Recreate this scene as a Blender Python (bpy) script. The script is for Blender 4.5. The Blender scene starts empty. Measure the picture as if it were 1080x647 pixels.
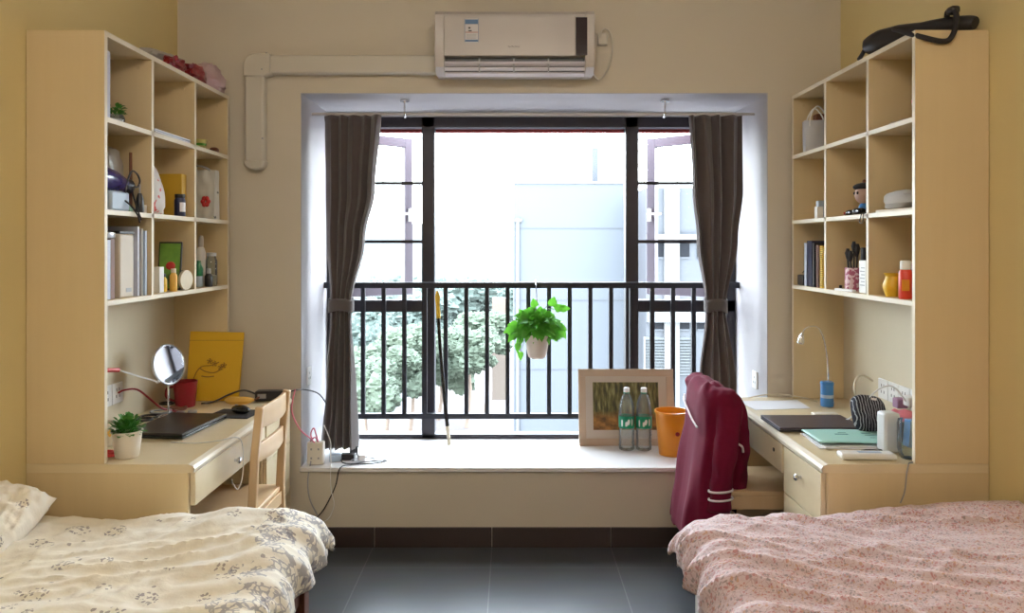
import bpy, math, random
from mathutils import Vector, Matrix, noise, Euler
R = math.radians; PI = math.pi; sin = math.sin; cos = math.cos
random.seed(7)
LAMP1 = 52.0; LAMP2 = 95.0; SKY = 16.0; EXPO = 0.30
SC = bpy.context.scene
COL = SC.collection
F = 803.0; VX = 540.0; VY = 260.0; EYE = 1.5
def P(px, py, Y): return Vector(((px-VX)*Y/F, Y, EYE-(py-VY)*Y/F))
def PZ(px, py, z):
    Y = (EYE-z)*F/(py-VY); return Vector(((px-VX)*Y/F, Y, z))
def PX(px, py, x):
    Y = x*F/(px-VX); return Vector((x, Y, EYE-(py-VY)*Y/F))

# ------------------------------------------------------------------ materials
def mat(name, c, rough=.6, c2=None, scale=8, metal=0, spec=.5, alpha=None, stretch=None, bump=0, sheen=0, trans=0, ior=1.45, emit=None, detail=3, sub=0):
    m = bpy.data.materials.new(name); m.use_nodes = True
    nt = m.node_tree; N = nt.nodes; L = nt.links; b = N['Principled BSDF']
    tc = N.new('ShaderNodeTexCoord'); mp = N.new('ShaderNodeMapping'); L.new(tc.outputs['Object'], mp.inputs[0])
    if stretch: mp.inputs['Scale'].default_value = stretch
    nz = N.new('ShaderNodeTexNoise'); nz.inputs['Scale'].default_value = scale; nz.inputs['Detail'].default_value = detail
    L.new(mp.outputs[0], nz.inputs['Vector'])
    rp = N.new('ShaderNodeMix'); rp.data_type = 'RGBA'
    c = tuple(c); c2 = tuple(c2) if c2 else tuple(x*.93 for x in c)
    rp.inputs[6].default_value = c+(1,); rp.inputs[7].default_value = c2+(1,)
    L.new(nz.outputs['Fac'], rp.inputs[0]); L.new(rp.outputs[2], b.inputs['Base Color'])
    b.inputs['Roughness'].default_value = rough; b.inputs['Metallic'].default_value = metal
    b.inputs['Specular IOR Level'].default_value = spec
    if sheen: b.inputs['Sheen Weight'].default_value = sheen
    if trans: b.inputs['Transmission Weight'].default_value = trans; b.inputs['IOR'].default_value = ior
    if alpha is not None: b.inputs['Alpha'].default_value = alpha
    if sub: b.inputs['Subsurface Weight'].default_value = sub; b.inputs['Subsurface Radius'].default_value=(.01,.01,.01)
    if bump:
        bp = N.new('ShaderNodeBump'); bp.inputs['Strength'].default_value = bump; bp.inputs['Distance'].default_value = .004
        L.new(nz.outputs['Fac'], bp.inputs['Height']); L.new(bp.outputs[0], b.inputs['Normal'])
    if emit:
        b.inputs['Emission Color'].default_value = tuple(emit[:3])+(1,); b.inputs['Emission Strength'].default_value = emit[3]
    return m
def glassy(name, col=(1,1,1), gl=.1, rough=.02, whiten=0, wcol=(.8,.85,.85)):
    # thin clear sheet: mostly transparent with a fresnel reflection
    m = bpy.data.materials.new(name); m.use_nodes = True
    nt = m.node_tree; N = nt.nodes; L = nt.links
    for n in list(N): N.remove(n)
    o = N.new('ShaderNodeOutputMaterial'); t = N.new('ShaderNodeBsdfTransparent'); t.inputs[0].default_value = tuple(col)+(1,)
    g = N.new('ShaderNodeBsdfGlossy'); g.inputs['Roughness'].default_value = rough
    fr = N.new('ShaderNodeLayerWeight'); fr.inputs[0].default_value = gl
    nz = N.new('ShaderNodeTexNoise'); nz.inputs['Scale'].default_value = 5
    mx = N.new('ShaderNodeMixShader'); L.new(fr.outputs['Fresnel'], mx.inputs[0]); L.new(t.outputs[0], mx.inputs[1]); L.new(g.outputs[0], mx.inputs[2])
    out = mx
    if whiten:
        d = N.new('ShaderNodeBsdfDiffuse'); d.inputs[0].default_value = tuple(wcol)+(1,)
        m2 = N.new('ShaderNodeMixShader'); m2.inputs[0].default_value = whiten
        L.new(mx.outputs[0], m2.inputs[1]); L.new(d.outputs[0], m2.inputs[2]); out = m2
    L.new(out.outputs[0], o.inputs[0]); return m

M = {}
M['wood']   = mat('laminate_wood', (.68,.54,.325), .45, (.63,.49,.285), 6, stretch=(5,5,.35), detail=5)
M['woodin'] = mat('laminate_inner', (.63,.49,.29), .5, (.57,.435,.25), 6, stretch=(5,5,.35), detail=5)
M['edge']   = mat('laminate_edge', (.78,.70,.56), .4)
M['desk']   = mat('desk_top', (.72,.60,.40), .32, (.66,.54,.35), 5, stretch=(.5,6,6), detail=5)
M['creamboard'] = mat('cream_board', (.66,.58,.43), .5)
M['wall_y'] = mat('yellow_paint', (.74,.60,.30), .75, (.71,.575,.285), 3, bump=.05)
M['wall_c'] = mat('cream_paint', (.64,.575,.475), .75, (.615,.55,.455), 3, bump=.05)
M['bay']    = mat('white_plaster', (.50,.49,.52), .7, bump=.05)
M['ceil']   = mat('ceiling_paint', (.75,.72,.66), .8)
M['sill']   = mat('white_sill_stone', (.84,.82,.82), .22)
M['frame']  = mat('dark_window_metal', (.035,.032,.042), .4, metal=.3)
M['sash']   = mat('mauve_window_metal', (.085,.070,.092), .4, metal=.2)
M['rail']   = mat('black_rail_metal', (.022,.024,.035), .45, metal=.3)
M['curt']   = mat('taupe_curtain', (.115,.090,.086), .85, (.098,.076,.073), 30, sheen=.3)
M['band']   = mat('taupe_band', (.10,.082,.078), .85, sheen=.3)
M['chrome'] = mat('chrome', (.7,.7,.72), .2, metal=1)
M['white']  = mat('white_plastic', (.80,.79,.78), .35)
M['offw']   = mat('offwhite_plastic', (.52,.475,.45), .3)
M['duct']   = mat('duct_plastic', (.62,.575,.50), .45)
M['grey']   = mat('grey_plastic', (.35,.35,.37), .4)
M['black']  = mat('black_plastic', (.018,.016,.018), .35)
M['blackm'] = mat('black_fabric', (.02,.017,.02), .8)
M['glossb'] = mat('gloss_black', (.012,.012,.014), .12)
M['red']    = mat('red_plastic', (.55,.03,.03), .35)
M['dred']   = mat('dark_red_ceramic', (.28,.012,.02), .3)
M['yellow'] = mat('yellow_plastic', (.80,.50,.03), .4)
M['ybag']   = mat('yellow_paper', (.78,.47,.02), .5, (.72,.42,.015), 4)
M['brownl'] = mat('brown_print', (.35,.17,.02), .6)
M['banana'] = mat('banana_skin', (.80,.50,.10), .5, (.7,.38,.06), 25)
M['orange'] = mat('orange_plastic', (.80,.30,.015), .35, trans=.15)
M['green']  = mat('leaf_green', (.035,.20,.02), .45, (.12,.42,.04), 25)
def add_translucent(m, col, f=.4):
    nt = m.node_tree; b = nt.nodes['Principled BSDF']; o = nt.nodes['Material Output']
    t = nt.nodes.new('ShaderNodeBsdfTranslucent'); t.inputs[0].default_value = tuple(col)+(1,)
    x = nt.nodes.new('ShaderNodeMixShader'); x.inputs[0].default_value = f
    nt.links.new(b.outputs[0], x.inputs[1]); nt.links.new(t.outputs[0], x.inputs[2]); nt.links.new(x.outputs[0], o.inputs[0])
add_translucent(M['green'], (.18,.6,.05), .25)
M['dgreen'] = mat('dark_leaf', (.035,.17,.025), .5, (.10,.34,.045), 60)
M['potw']   = mat('white_pot', (.78,.72,.64), .4)
M['potg']   = mat('ribbed_pot', (.62,.52,.45), .5)
M['soil']   = mat('soil', (.04,.025,.015), .9, (.02,.012,.008), 80, bump=.4)
M['chair']  = mat('chair_wood', (.66,.46,.26), .42, (.58,.38,.20), 6, stretch=(4,4,.5), detail=5)
M['dwood']  = mat('dark_red_wood', (.16,.05,.022), .5, (.10,.03,.014), 6, stretch=(.6,.6,4))
M['jacket'] = mat('maroon_jersey', (.15,.004,.028), .9, (.12,.003,.022), 40, sheen=.05, spec=.2)
M['jackdk'] = mat('black_shadow_jersey', (.02,.003,.008), .9, spec=.2)  # black cloth colour that also carries the desk-side shadow
M['piping'] = mat('white_piping', (.75,.68,.7), .7)
M['mattr']  = mat('mattress_cloth', (.7,.66,.6), .85)
M['base']   = mat('baseboard_tile', (.045,.03,.026), .35)
M['paperw'] = mat('white_paper', (.80,.80,.84), .6)
M['teal']   = mat('teal_folder', (.38,.66,.60), .45, (.34,.60,.55), 6)
M['tealink']= mat('teal_ink', (.10,.26,.26), .6)
M['lap1']   = mat('black_laptop', (.022,.017,.014), .38)
M['lap2']   = mat('purple_grey_laptop', (.075,.06,.075), .35, metal=.3)
M['blue']   = mat('blue_tin', (.05,.22,.55), .35)
M['lblue']  = mat('pale_blue_box', (.42,.52,.66), .45)
M['purple'] = mat('dark_purple_plastic', (.035,.02,.13), .2)
M['pink']   = mat('pink_cloth', (.75,.22,.30), .8)
M['gold']   = mat('gold_carton', (.60,.36,.03), .4)
M['navy']   = mat('navy_jar', (.02,.025,.07), .3)
M['brown']  = mat('brown_plastic', (.18,.06,.03), .5)
M['cream']  = mat('cream_cardboard', (.68,.60,.46), .6)
M['mirror'] = mat('mirror_glass', (.92,.94,.96), .02, c2=(.92,.94,.96), metal=1)
M['glass']  = glassy('window_glass', (.96,.98,.98), .06)
M['clear']  = glassy('clear_plastic', (.86,.92,.92), .35, .06, .07)
M['water']  = glassy('bottle_plastic', (.97,.99,.99), .28, .08, .13, (.75,.82,.82))
M['film']   = glassy('cloudy_film', (.8,.8,.8), .3, .2, .62, (.66,.62,.58))
M['label']  = mat('green_label', (.0,.24,.12), .4)
M['silver'] = mat('silver_tin', (.6,.62,.66), .28, metal=.9)

def pattern_mat(name, base, base2, kind):
    m = bpy.data.materials.new(name); m.use_nodes = True
    nt = m.node_tree; N = nt.nodes; L = nt.links; b = N['Principled BSDF']; b.inputs['Roughness'].default_value = .85
    b.inputs['Sheen Weight'].default_value = .2
    uv = N.new('ShaderNodeUVMap'); uv.uv_map = 'UVMap'
    def math_(op, a, bb=None, c=None):
        n = N.new('ShaderNodeMath'); n.operation = op
        for i, v in enumerate((a, bb, c)):
            if v is None: continue
            if isinstance(v, (int, float)): n.inputs[i].default_value = v
            else: L.new(v, n.inputs[i])
        return n.outputs[0]
    def vor(scale, vec, rnd=1, metric='EUCLIDEAN'):
        v = N.new('ShaderNodeTexVoronoi'); v.inputs['Scale'].default_value = scale; v.inputs['Randomness'].default_value = rnd; L.new(vec, v.inputs['Vector']); return v
    def mixc(f, a, c):
        n = N.new('ShaderNodeMix'); n.data_type = 'RGBA'
        L.new(f, n.inputs[0])
        if isinstance(a, tuple): n.inputs[6].default_value = a+(1,)
        else: L.new(a, n.inputs[6])
        if isinstance(c, tuple): n.inputs[7].default_value = c+(1,)
        else: L.new(c, n.inputs[7])
        return n.outputs[2]
    nz = N.new('ShaderNodeTexNoise'); nz.inputs['Scale'].default_value = 55; L.new(uv.outputs[0], nz.inputs['Vector'])
    vm = N.new('ShaderNodeVectorMath'); vm.operation = 'MULTIPLY_ADD'; L.new(nz.outputs['Color'], vm.inputs[0])
    vm.inputs[1].default_value = (.016,.016,0); L.new(uv.outputs[0], vm.inputs[2])
    n2 = N.new('ShaderNodeTexNoise'); n2.inputs['Scale'].default_value = 4; L.new(uv.outputs[0], n2.inputs['Vector'])
    cb = mixc(n2.outputs['Fac'], base, base2)
    if kind == 'sprig':
        big = vor(8.5, vm.outputs[0], .75)
        near = math_('LESS_THAN', big.outputs['Distance'], .33)
        fine = vor(95, vm.outputs[0])
        dots = math_('LESS_THAN', fine.outputs['Distance'], .42)
        sp = math_('MULTIPLY', near, dots)
        side = vor(15, vm.outputs[0], .9)
        s2 = math_('LESS_THAN', side.outputs['Distance'], .10)
        sp = math_('MAXIMUM', sp, s2)
        se = N.new('ShaderNodeSeparateXYZ'); L.new(uv.outputs[0], se.inputs[0])
        edge = math_('GREATER_THAN', math_('ADD', se.outputs[0], math_('MULTIPLY', n2.outputs['Fac'], .45)), 1.12)
        f2 = vor(42, vm.outputs[0]); d2 = N.new('ShaderNodeTexVoronoi'); d2.feature = 'DISTANCE_TO_EDGE'; d2.inputs['Scale'].default_value = 62; L.new(vm.outputs[0], d2.inputs['Vector'])
        rim = math_('LESS_THAN', d2.outputs['Distance'], .12)
        n3 = N.new('ShaderNodeTexNoise'); n3.inputs['Scale'].default_value = 26; L.new(uv.outputs[0], n3.inputs['Vector'])
        rim = math_('MULTIPLY', rim, edge); rim = math_('MULTIPLY', rim, math_('GREATER_THAN', n3.outputs['Fac'], .47))
        colr = mixc(n2.outputs['Fac'], (.16,.17,.24), (.30,.22,.17))
        c1 = mixc(math_('MULTIPLY', sp, .75), cb, colr)
        c1 = mixc(math_('MULTIPLY', rim, .6), c1, (.18,.19,.27))
    else:
        fine = vor(125, vm.outputs[0]); dots = math_('LESS_THAN', fine.outputs['Distance'], .40)
        hs = N.new('ShaderNodeSeparateColor'); L.new(fine.outputs['Color'], hs.inputs[0])
        a = mixc(math_('GREATER_THAN', hs.outputs[0], .55), (.42,.10,.10), (.20,.17,.17))
        a = mixc(math_('GREATER_THAN', hs.outputs[1], .78), a, (.50,.24,.10))
        vine = N.new('ShaderNodeTexVoronoi'); vine.feature = 'DISTANCE_TO_EDGE'; vine.inputs['Scale'].default_value = 70; L.new(vm.outputs[0], vine.inputs['Vector'])
        vi = math_('LESS_THAN', vine.outputs['Distance'], .035)
        c1 = mixc(math_('MULTIPLY', vi, .45), cb, (.36,.18,.16))
        c1 = mixc(math_('MULTIPLY', dots, .62), c1, a)
    L.new(c1, b.inputs['Base Color'])
    wv = N.new('ShaderNodeTexNoise'); wv.inputs['Scale'].default_value = 22; wv.inputs['Detail'].default_value = 4; L.new(uv.outputs[0], wv.inputs['Vector'])
    bp = N.new('ShaderNodeBump'); bp.inputs['Strength'].default_value = .35; bp.inputs['Distance'].default_value = .01
    L.new(wv.outputs['Fac'], bp.inputs['Height']); L.new(bp.outputs[0], b.inputs['Normal'])
    return m
M['duvl'] = pattern_mat('cream_sprig_cotton', (.87,.83,.75), (.85,.80,.70), 'sprig')
M['duvr'] = pattern_mat('pink_ditsy_cotton', (.64,.50,.525), (.60,.46,.48), 'ditsy')

def floor_mat():
    m = bpy.data.materials.new('slate_floor_tiles'); m.use_nodes = True
    nt = m.node_tree; N = nt.nodes; L = nt.links; b = N['Principled BSDF']
    tc = N.new('ShaderNodeTexCoord'); mp = N.new('ShaderNodeMapping'); mp.inputs['Location'].default_value = (.10,.0,0)
    L.new(tc.outputs['Object'], mp.inputs[0])
    br = N.new('ShaderNodeTexBrick'); br.offset = 0; br.inputs['Scale'].default_value = 1; br.inputs['Brick Width'].default_value = .592
    br.inputs['Row Height'].default_value = .592; br.inputs['Mortar Size'].default_value = .003; br.inputs['Mortar Smooth'].default_value = .2
    br.inputs['Color1'].default_value = (.060,.070,.082,1); br.inputs['Color2'].default_value = (.070,.080,.094,1); br.inputs['Mortar'].default_value = (.16,.16,.17,1)
    L.new(mp.outputs[0], br.inputs[0])
    nz = N.new('ShaderNodeTexNoise'); nz.inputs['Scale'].default_value = 6; nz.inputs['Detail'].default_value = 6
    mp2 = N.new('ShaderNodeMapping'); mp2.inputs['Scale'].default_value = (1,6,1); L.new(tc.outputs['Object'], mp2.inputs[0]); L.new(mp2.outputs[0], nz.inputs[0])
    mx = N.new('ShaderNodeMix'); mx.data_type = 'RGBA'; mx.blend_type = 'MULTIPLY'; mx.inputs[0].default_value = .35
    L.new(br.outputs[0], mx.inputs[6]); L.new(nz.outputs['Color'], mx.inputs[7]); L.new(mx.outputs[2], b.inputs['Base Color'])
    b.inputs['Roughness'].default_value = .32; b.inputs['Specular IOR Level'].default_value = .7
    return m
M['floor'] = floor_mat()

def picture_mat():   # an autumn wood, printed
    m = bpy.data.materials.new('forest_print'); m.use_nodes = True
    nt = m.node_tree; N = nt.nodes; L = nt.links; b = N['Principled BSDF']; b.inputs['Roughness'].default_value = .6
    uv = N.new('ShaderNodeUVMap'); uv.uv_map = 'UVMap'
    mp = N.new('ShaderNodeMapping'); mp.inputs['Scale'].default_value = (22,3,1); L.new(uv.outputs[0], mp.inputs[0])
    nz = N.new('ShaderNodeTexNoise'); nz.inputs['Scale'].default_value = 1; nz.inputs['Detail'].default_value = 4; L.new(mp.outputs[0], nz.inputs[0])
    cr = N.new('ShaderNodeValToRGB'); e = cr.color_ramp.elements; e[0].position = .35; e[0].color = (.035,.03,.012,1); e[1].position = .68; e[1].color = (.30,.27,.11,1)
    x = e.new(.52); x.color = (.13,.11,.03,1); L.new(nz.outputs['Fac'], cr.inputs[0])
    n2 = N.new('ShaderNodeTexNoise'); n2.inputs['Scale'].default_value = 7; n2.inputs['Detail'].default_value = 6; L.new(uv.outputs[0], n2.inputs[0])
    c2 = N.new('ShaderNodeValToRGB'); e = c2.color_ramp.elements; e[0].position = .35; e[0].color = (.10,.05,.012,1); e[1].position = .7; e[1].color = (.50,.21,.045,1); L.new(n2.outputs['Fac'], c2.inputs[0])
    se = N.new('ShaderNodeSeparateXYZ'); L.new(uv.outputs[0], se.inputs[0])
    ad = N.new('ShaderNodeMath'); ad.operation = 'MULTIPLY_ADD'; L.new(n2.outputs['Fac'], ad.inputs[0]); ad.inputs[1].default_value = .35; L.new(se.outputs[1], ad.inputs[2])
    lt = N.new('ShaderNodeMapRange'); lt.inputs[1].default_value = .42; lt.inputs[2].default_value = .58; L.new(ad.outputs[0], lt.inputs[0])
    mx = N.new('ShaderNodeMix'); mx.data_type = 'RGBA'; L.new(lt.outputs[0], mx.inputs[0]); L.new(c2.outputs[0], mx.inputs[6]); L.new(cr.outputs[0], mx.inputs[7])
    L.new(mx.outputs[2], b.inputs['Base Color']); return m
M['forest'] = picture_mat()

def stripes_mat(name, c1, c2, scale, axis='z', rough=.6, thr=.5, noise_=0):
    m = bpy.data.materials.new(name); m.use_nodes = True
    nt = m.node_tree; N = nt.nodes; L = nt.links; b = N['Principled BSDF']; b.inputs['Roughness'].default_value = rough
    tc = N.new('ShaderNodeTexCoord'); w = N.new('ShaderNodeTexWave'); w.bands_direction = axis.upper(); w.inputs['Scale'].default_value = scale; w.inputs['Distortion'].default_value = noise_
    L.new(tc.outputs['Object'], w.inputs[0]); cr = N.new('ShaderNodeValToRGB'); cr.color_ramp.interpolation = 'CONSTANT'
    cr.color_ramp.elements[0].color = tuple(c1)+(1,); cr.color_ramp.elements[1].color = tuple(c2)+(1,); cr.color_ramp.elements[1].position = thr
    L.new(w.outputs['Fac'], cr.inputs[0]); L.new(cr.outputs[0], b.inputs['Base Color']); return m
def blot_mat(name, c1, c2, scale, thr=.5, rough=.6):
    m = bpy.data.materials.new(name); m.use_nodes = True
    nt = m.node_tree; N = nt.nodes; L = nt.links; b = N['Principled BSDF']; b.inputs['Roughness'].default_value = rough
    tc = N.new('ShaderNodeTexCoord'); w = N.new('ShaderNodeTexNoise'); w.inputs['Scale'].default_value = scale; w.inputs['Detail'].default_value = 2
    L.new(tc.outputs['Object'], w.inputs[0]); cr = N.new('ShaderNodeValToRGB')
    cr.color_ramp.elements[0].position = thr; cr.color_ramp.elements[0].color = tuple(c1)+(1,); cr.color_ramp.elements[1].color = tuple(c2)+(1,); cr.color_ramp.elements[1].position = thr+.03
    L.new(w.outputs['Fac'], cr.inputs[0]); L.new(cr.outputs[0], b.inputs['Base Color']); return m
M['pouch'] = stripes_mat('navy_white_weave', (.012,.014,.03), (.40,.42,.48), 26, 'x', .8, .86, 5)
M['redprint'] = blot_mat('white_bag_red_print', (.62,.58,.55), (.62,.07,.06), 26, .56)
M['flowerbag'] = blot_mat('white_bag_small_print', (.62,.60,.55), (.10,.12,.10), 20, .66)
M['pinkjar'] = blot_mat('pink_patterned_jar', (.42,.10,.17), (.75,.55,.58), 60, .5)
M['redpack'] = mat('dark_red_foil', (.35,.012,.02), .3, (.12,.004,.01), 20)
M['ppack'] = mat('blue_grey_print', (.40,.44,.60), .5, (.62,.62,.70), 40)

# outside
M['concrete'] = mat('pale_concrete', (.060,.067,.080), .8, (.055,.062,.075), .6)
M['bwhite'] = mat('white_render', (.085,.086,.09), .8)
M['bgrey'] = mat('grey_facade', (.046,.050,.060), .8)
M['bdark'] = mat('dark_pane', (.008,.009,.012), .7, spec=.1)
M['louv'] = mat('louvre_white', (.075,.08,.085), .5)
M['treeA'] = mat('haze_tinted_foliage', (.056,.080,.056), .85, (.078,.096,.066), 1.2)  # pale mint haze mixed into the leaf colour
M['treeB'] = mat('far_haze_tinted_foliage', (.066,.092,.082), .85, (.075,.098,.088), .5)  # paler and bluer: distance haze put into the foliage colour
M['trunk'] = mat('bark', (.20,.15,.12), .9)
M['hill'] = mat('haze_tinted_hill', (.075,.094,.095), .9, (.083,.10,.101), .05)  # distance haze painted into the hill colour
M['ground'] = mat('pale_pink_ground', (.10,.082,.082), .9, (.12,.105,.105), .1)
M['road'] = mat('pale_road', (.08,.083,.09), .9)
M['orangew'] = mat('peach_render', (.12,.095,.078), .8)

# ------------------------------------------------------------------ mesh helpers
class MB:
    def __init__(s): s.v = []; s.f = []; s.mi = []; s.uv = {}; s.M = None
    def add(s, vs, fs, mi=0, uvs=None):
        k = len(s.v)
        for v in vs:
            v = Vector(v); s.v.append(s.M @ v if s.M else v)
        for i, f in enumerate(fs):
            s.f.append(tuple(a+k for a in f)); s.mi.append(mi)
            if uvs: s.uv[len(s.f)-1] = [uvs[a] for a in f]
        return s
    def box(s, x0,x1,y0,y1,z0,z1, mi=0):
        x0,x1 = sorted((x0,x1)); y0,y1 = sorted((y0,y1)); z0,z1 = sorted((z0,z1))
        v = [(x0,y0,z0),(x1,y0,z0),(x1,y1,z0),(x0,y1,z0),(x0,y0,z1),(x1,y0,z1),(x1,y1,z1),(x0,y1,z1)]
        return s.add(v, [(3,2,1,0),(4,5,6,7),(0,1,5,4),(1,2,6,5),(2,3,7,6),(3,0,4,7)], mi)
    def tube(s, pts, r, n=8, mi=0, smooth=0):
        pts = [Vector(p) for p in pts]
        if smooth: pts = catmull(pts, smooth)
        m = len(pts); rr = r if isinstance(r, (list, tuple)) else [r]*m
        if len(rr) != m:
            rr = [rr[min(int(i/(m-1)*(len(rr)-1)), len(rr)-2)]*(1-((i/(m-1)*(len(rr)-1)) % 1 if i < m-1 else 1)) + rr[min(int(i/(m-1)*(len(rr)-1))+1, len(rr)-1)]*((i/(m-1)*(len(rr)-1)) % 1 if i < m-1 else 1) for i in range(m)]
        t0 = (pts[1]-pts[0]).normalized(); up = Vector((0,0,1)) if abs(t0.z) < .9 else Vector((1,0,0))
        a = t0.cross(up).normalized(); vs = []
        for i in range(m):
            t = (pts[min(i+1,m-1)]-pts[max(i-1,0)]).normalized()
            a = (a-t*a.dot(t)).normalized(); b = t.cross(a)
            for k in range(n):
                q = 2*PI*k/n; vs.append(pts[i]+(a*cos(q)+b*sin(q))*rr[i])
        fs = [(i*n+k, i*n+(k+1) % n, (i+1)*n+(k+1) % n, (i+1)*n+k) for i in range(m-1) for k in range(n)]
        fs += [tuple(range(n))[::-1], tuple((m-1)*n+k for k in range(n))]
        return s.add(vs, fs, mi)
    def lathe(s, prof, c=(0,0,0), n=24, sx=1, sy=1, mi=0, close=False, jit=None):
        c = Vector(c); vs = []
        for (r, z) in prof:
            for k in range(n):
                q = 2*PI*k/n; rr = r*(jit(q, z) if jit else 1)
                vs.append(c+Vector((rr*cos(q)*sx, rr*sin(q)*sy, z)))
        m = len(prof)
        fs = [(i*n+k, i*n+(k+1) % n, (i+1)*n+(k+1) % n, (i+1)*n+k) for i in range(m-1) for k in range(n)]
        if prof[0][0] > 1e-6: fs.append(tuple(range(n))[::-1])
        if prof[-1][0] > 1e-6 and not close: fs.append(tuple((m-1)*n+k for k in range(n)))
        return s.add(vs, fs, mi)
    def grid(s, nu, nv, fn, mi=0, uvf=None):
        vs = [fn(i/nu, j/nv) for j in range(nv+1) for i in range(nu+1)]
        uv = [uvf(i/nu, j/nv) for j in range(nv+1) for i in range(nu+1)] if uvf else None
        w = nu+1
        return s.add(vs, [(j*w+i, j*w+i+1, (j+1)*w+i+1, (j+1)*w+i) for j in range(nv) for i in range(nu)], mi, uv)
    def ball(s, c, rx, ry, rz, n=16, m=10, mi=0, fn=None, p=1):
        c = Vector(c); vs = []
        for i in range(m+1):
            t = PI*i/m
            for k in range(n):
                q = 2*PI*k/n
                def sg(x): return math.copysign(abs(x)**p, x)
                d = Vector((sg(sin(t))*sg(cos(q)), sg(sin(t))*sg(sin(q)), -sg(cos(t))))
                v = Vector((d.x*rx, d.y*ry, d.z*rz))
                if fn: v *= fn(d)
                vs.append(c+v)
        fs = [(i*n+k, i*n+(k+1) % n, (i+1)*n+(k+1) % n, (i+1)*n+k) for i in range(m) for k in range(n)]
        return s.add(vs, fs, mi)
    def prism(s, poly, h0, h1, axis='z', mi=0):   # poly in the plane normal to axis
        def mk(a, b, h): return {'z':(a,b,h), 'y':(a,h,b), 'x':(h,a,b)}[axis]
        n = len(poly); vs = [mk(a,b,h0) for a,b in poly]+[mk(a,b,h1) for a,b in poly]
        return s.add(vs, [tuple(range(n))[::-1], tuple(range(n,2*n))]+[(i,(i+1) % n,n+(i+1) % n,n+i) for i in range(n)], mi)
def catmull(p, k):
    out = []
    for i in range(len(p)-1):
        a = p[max(i-1,0)]; b = p[i]; c = p[i+1]; d = p[min(i+2,len(p)-1)]
        for j in range(k):
            t = j/k; out.append(.5*((2*b)+(c-a)*t+(2*a-5*b+4*c-d)*t*t+(3*b-a-3*c+d)*t**3))
    out.append(p[-1]); return out

ORG = {}
def obj(name, mb, mats, parent=None, bevel=0, smooth=True, solid=0, org=None, subsurf=0, weld=False, off=-1):
    me = bpy.data.meshes.new(name)
    if parent is not None: o0 = ORG[parent.name]
    elif org is not None: o0 = Vector(org)
    else:
        xs = [v.x for v in mb.v]; ys = [v.y for v in mb.v]; zs = [v.z for v in mb.v]
        o0 = Vector(((min(xs)+max(xs))/2, (min(ys)+max(ys))/2, min(zs)))
    me.from_pydata([v-o0 for v in mb.v], [], mb.f)
    mats = mats if isinstance(mats, (list, tuple)) else [mats]
    for m in mats: me.materials.append(M[m] if isinstance(m, str) else m)
    me.polygons.foreach_set('material_index', mb.mi)
    if mb.uv:
        ul = me.uv_layers.new(name='UVMap')
        for p in me.polygons:
            if p.index in mb.uv:
                for li, u in zip(p.loop_indices, mb.uv[p.index]): ul.data[li].uv = u
    me.update()
    import bmesh
    bm = bmesh.new(); bm.from_mesh(me)
    if weld: bmesh.ops.remove_doubles(bm, verts=bm.verts, dist=1e-5)
    bmesh.ops.recalc_face_normals(bm, faces=bm.faces)
    bm.to_mesh(me); bm.free()
    if smooth:
        me.polygons.foreach_set('use_smooth', [True]*len(me.polygons)); me.set_sharp_from_angle(angle=R(38))
    o = bpy.data.objects.new(name, me); COL.objects.link(o)
    if parent is not None: o.parent = parent
    else: o.location = o0
    ORG[o.name] = o0
    if solid: 
        md = o.modifiers.new('solid', 'SOLIDIFY'); md.thickness = solid; md.offset = off
    if bevel:
        md = o.modifiers.new('bevel', 'BEVEL'); md.width = bevel; md.segments = 2; md.limit_method = 'ANGLE'; md.angle_limit = R(50)
    if subsurf:
        md = o.modifiers.new('sub', 'SUBSURF'); md.levels = subsurf; md.render_levels = subsurf
    return o
def thing(name, label, cat, loc, group=None):
    o = bpy.data.objects.new(name, None); COL.objects.link(o); o.location = loc; ORG[o.name] = Vector(loc); o.empty_display_size = .05
    return tag(o, label, cat, group)
def tag(o, label, cat, group=None):
    o['label'] = label; o['category'] = cat
    if group: o['group'] = group
    return o
def struct(name, mb, mats, **k):
    o = obj(name, mb, mats, **k); o['kind'] = 'structure'; return o
def copy_tree(o, parent=None):
    c = o.copy(); COL.objects.link(c); ORG[c.name] = ORG[o.name]
    if parent is not None: c.parent = parent
    for ch in list(o.children): copy_tree(ch, c)
    return c
def B(*a, mi=0): return MB().box(*a, mi=mi)
def rot(loc, rz=0, rx=0, ry=0): return Matrix.Translation(Vector(loc)) @ Euler((rx,ry,rz)).to_matrix().to_4x4()
def nz(*a): return noise.noise(Vector(a))

# ------------------------------------------------------------------ room shell
XL, XR = -1.67, 1.64; YB = 3.80; YN = -1.3; ZC = 2.85
BX0, BX1, BZ0, BZ1, BY = -1.055, 1.277, .40, 2.267, 4.35
struct('floor', B(XL-.1, XR+.1, YN-.1, YB+.02, -.1, 0), 'floor', org=(0,0,0), smooth=False)
struct('ceiling', B(XL-.1, XR+.1, YN-.1, YB+.1, ZC, ZC+.1), 'ceil', smooth=False)
struct('wall_left', B(XL-.1, XL, YN-.1, YB+.1, 0, ZC), 'wall_y', smooth=False)
struct('wall_right', B(XR, XR+.1, YN-.1, YB+.1, 0, ZC), 'wall_y', smooth=False)
struct('wall_front', B(XL, XR, YN-.1, YN, 0, ZC), 'wall_c', smooth=False)
w = MB(); w.box(XL, BX0, YB, YB+.1, 0, ZC); w.box(BX1, XR, YB, YB+.1, 0, ZC); w.box(BX0, BX1, YB, YB+.1, BZ1, ZC); w.box(BX0, BX1, YB, YB+.1, 0, BZ0-.022)
struct('wall_back', w, 'wall_c', smooth=False)
struct('wall_bay_left', B(BX0-.12, BX0, YB+.1, BY+.1, .2, 2.45), 'bay', smooth=False)
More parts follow.
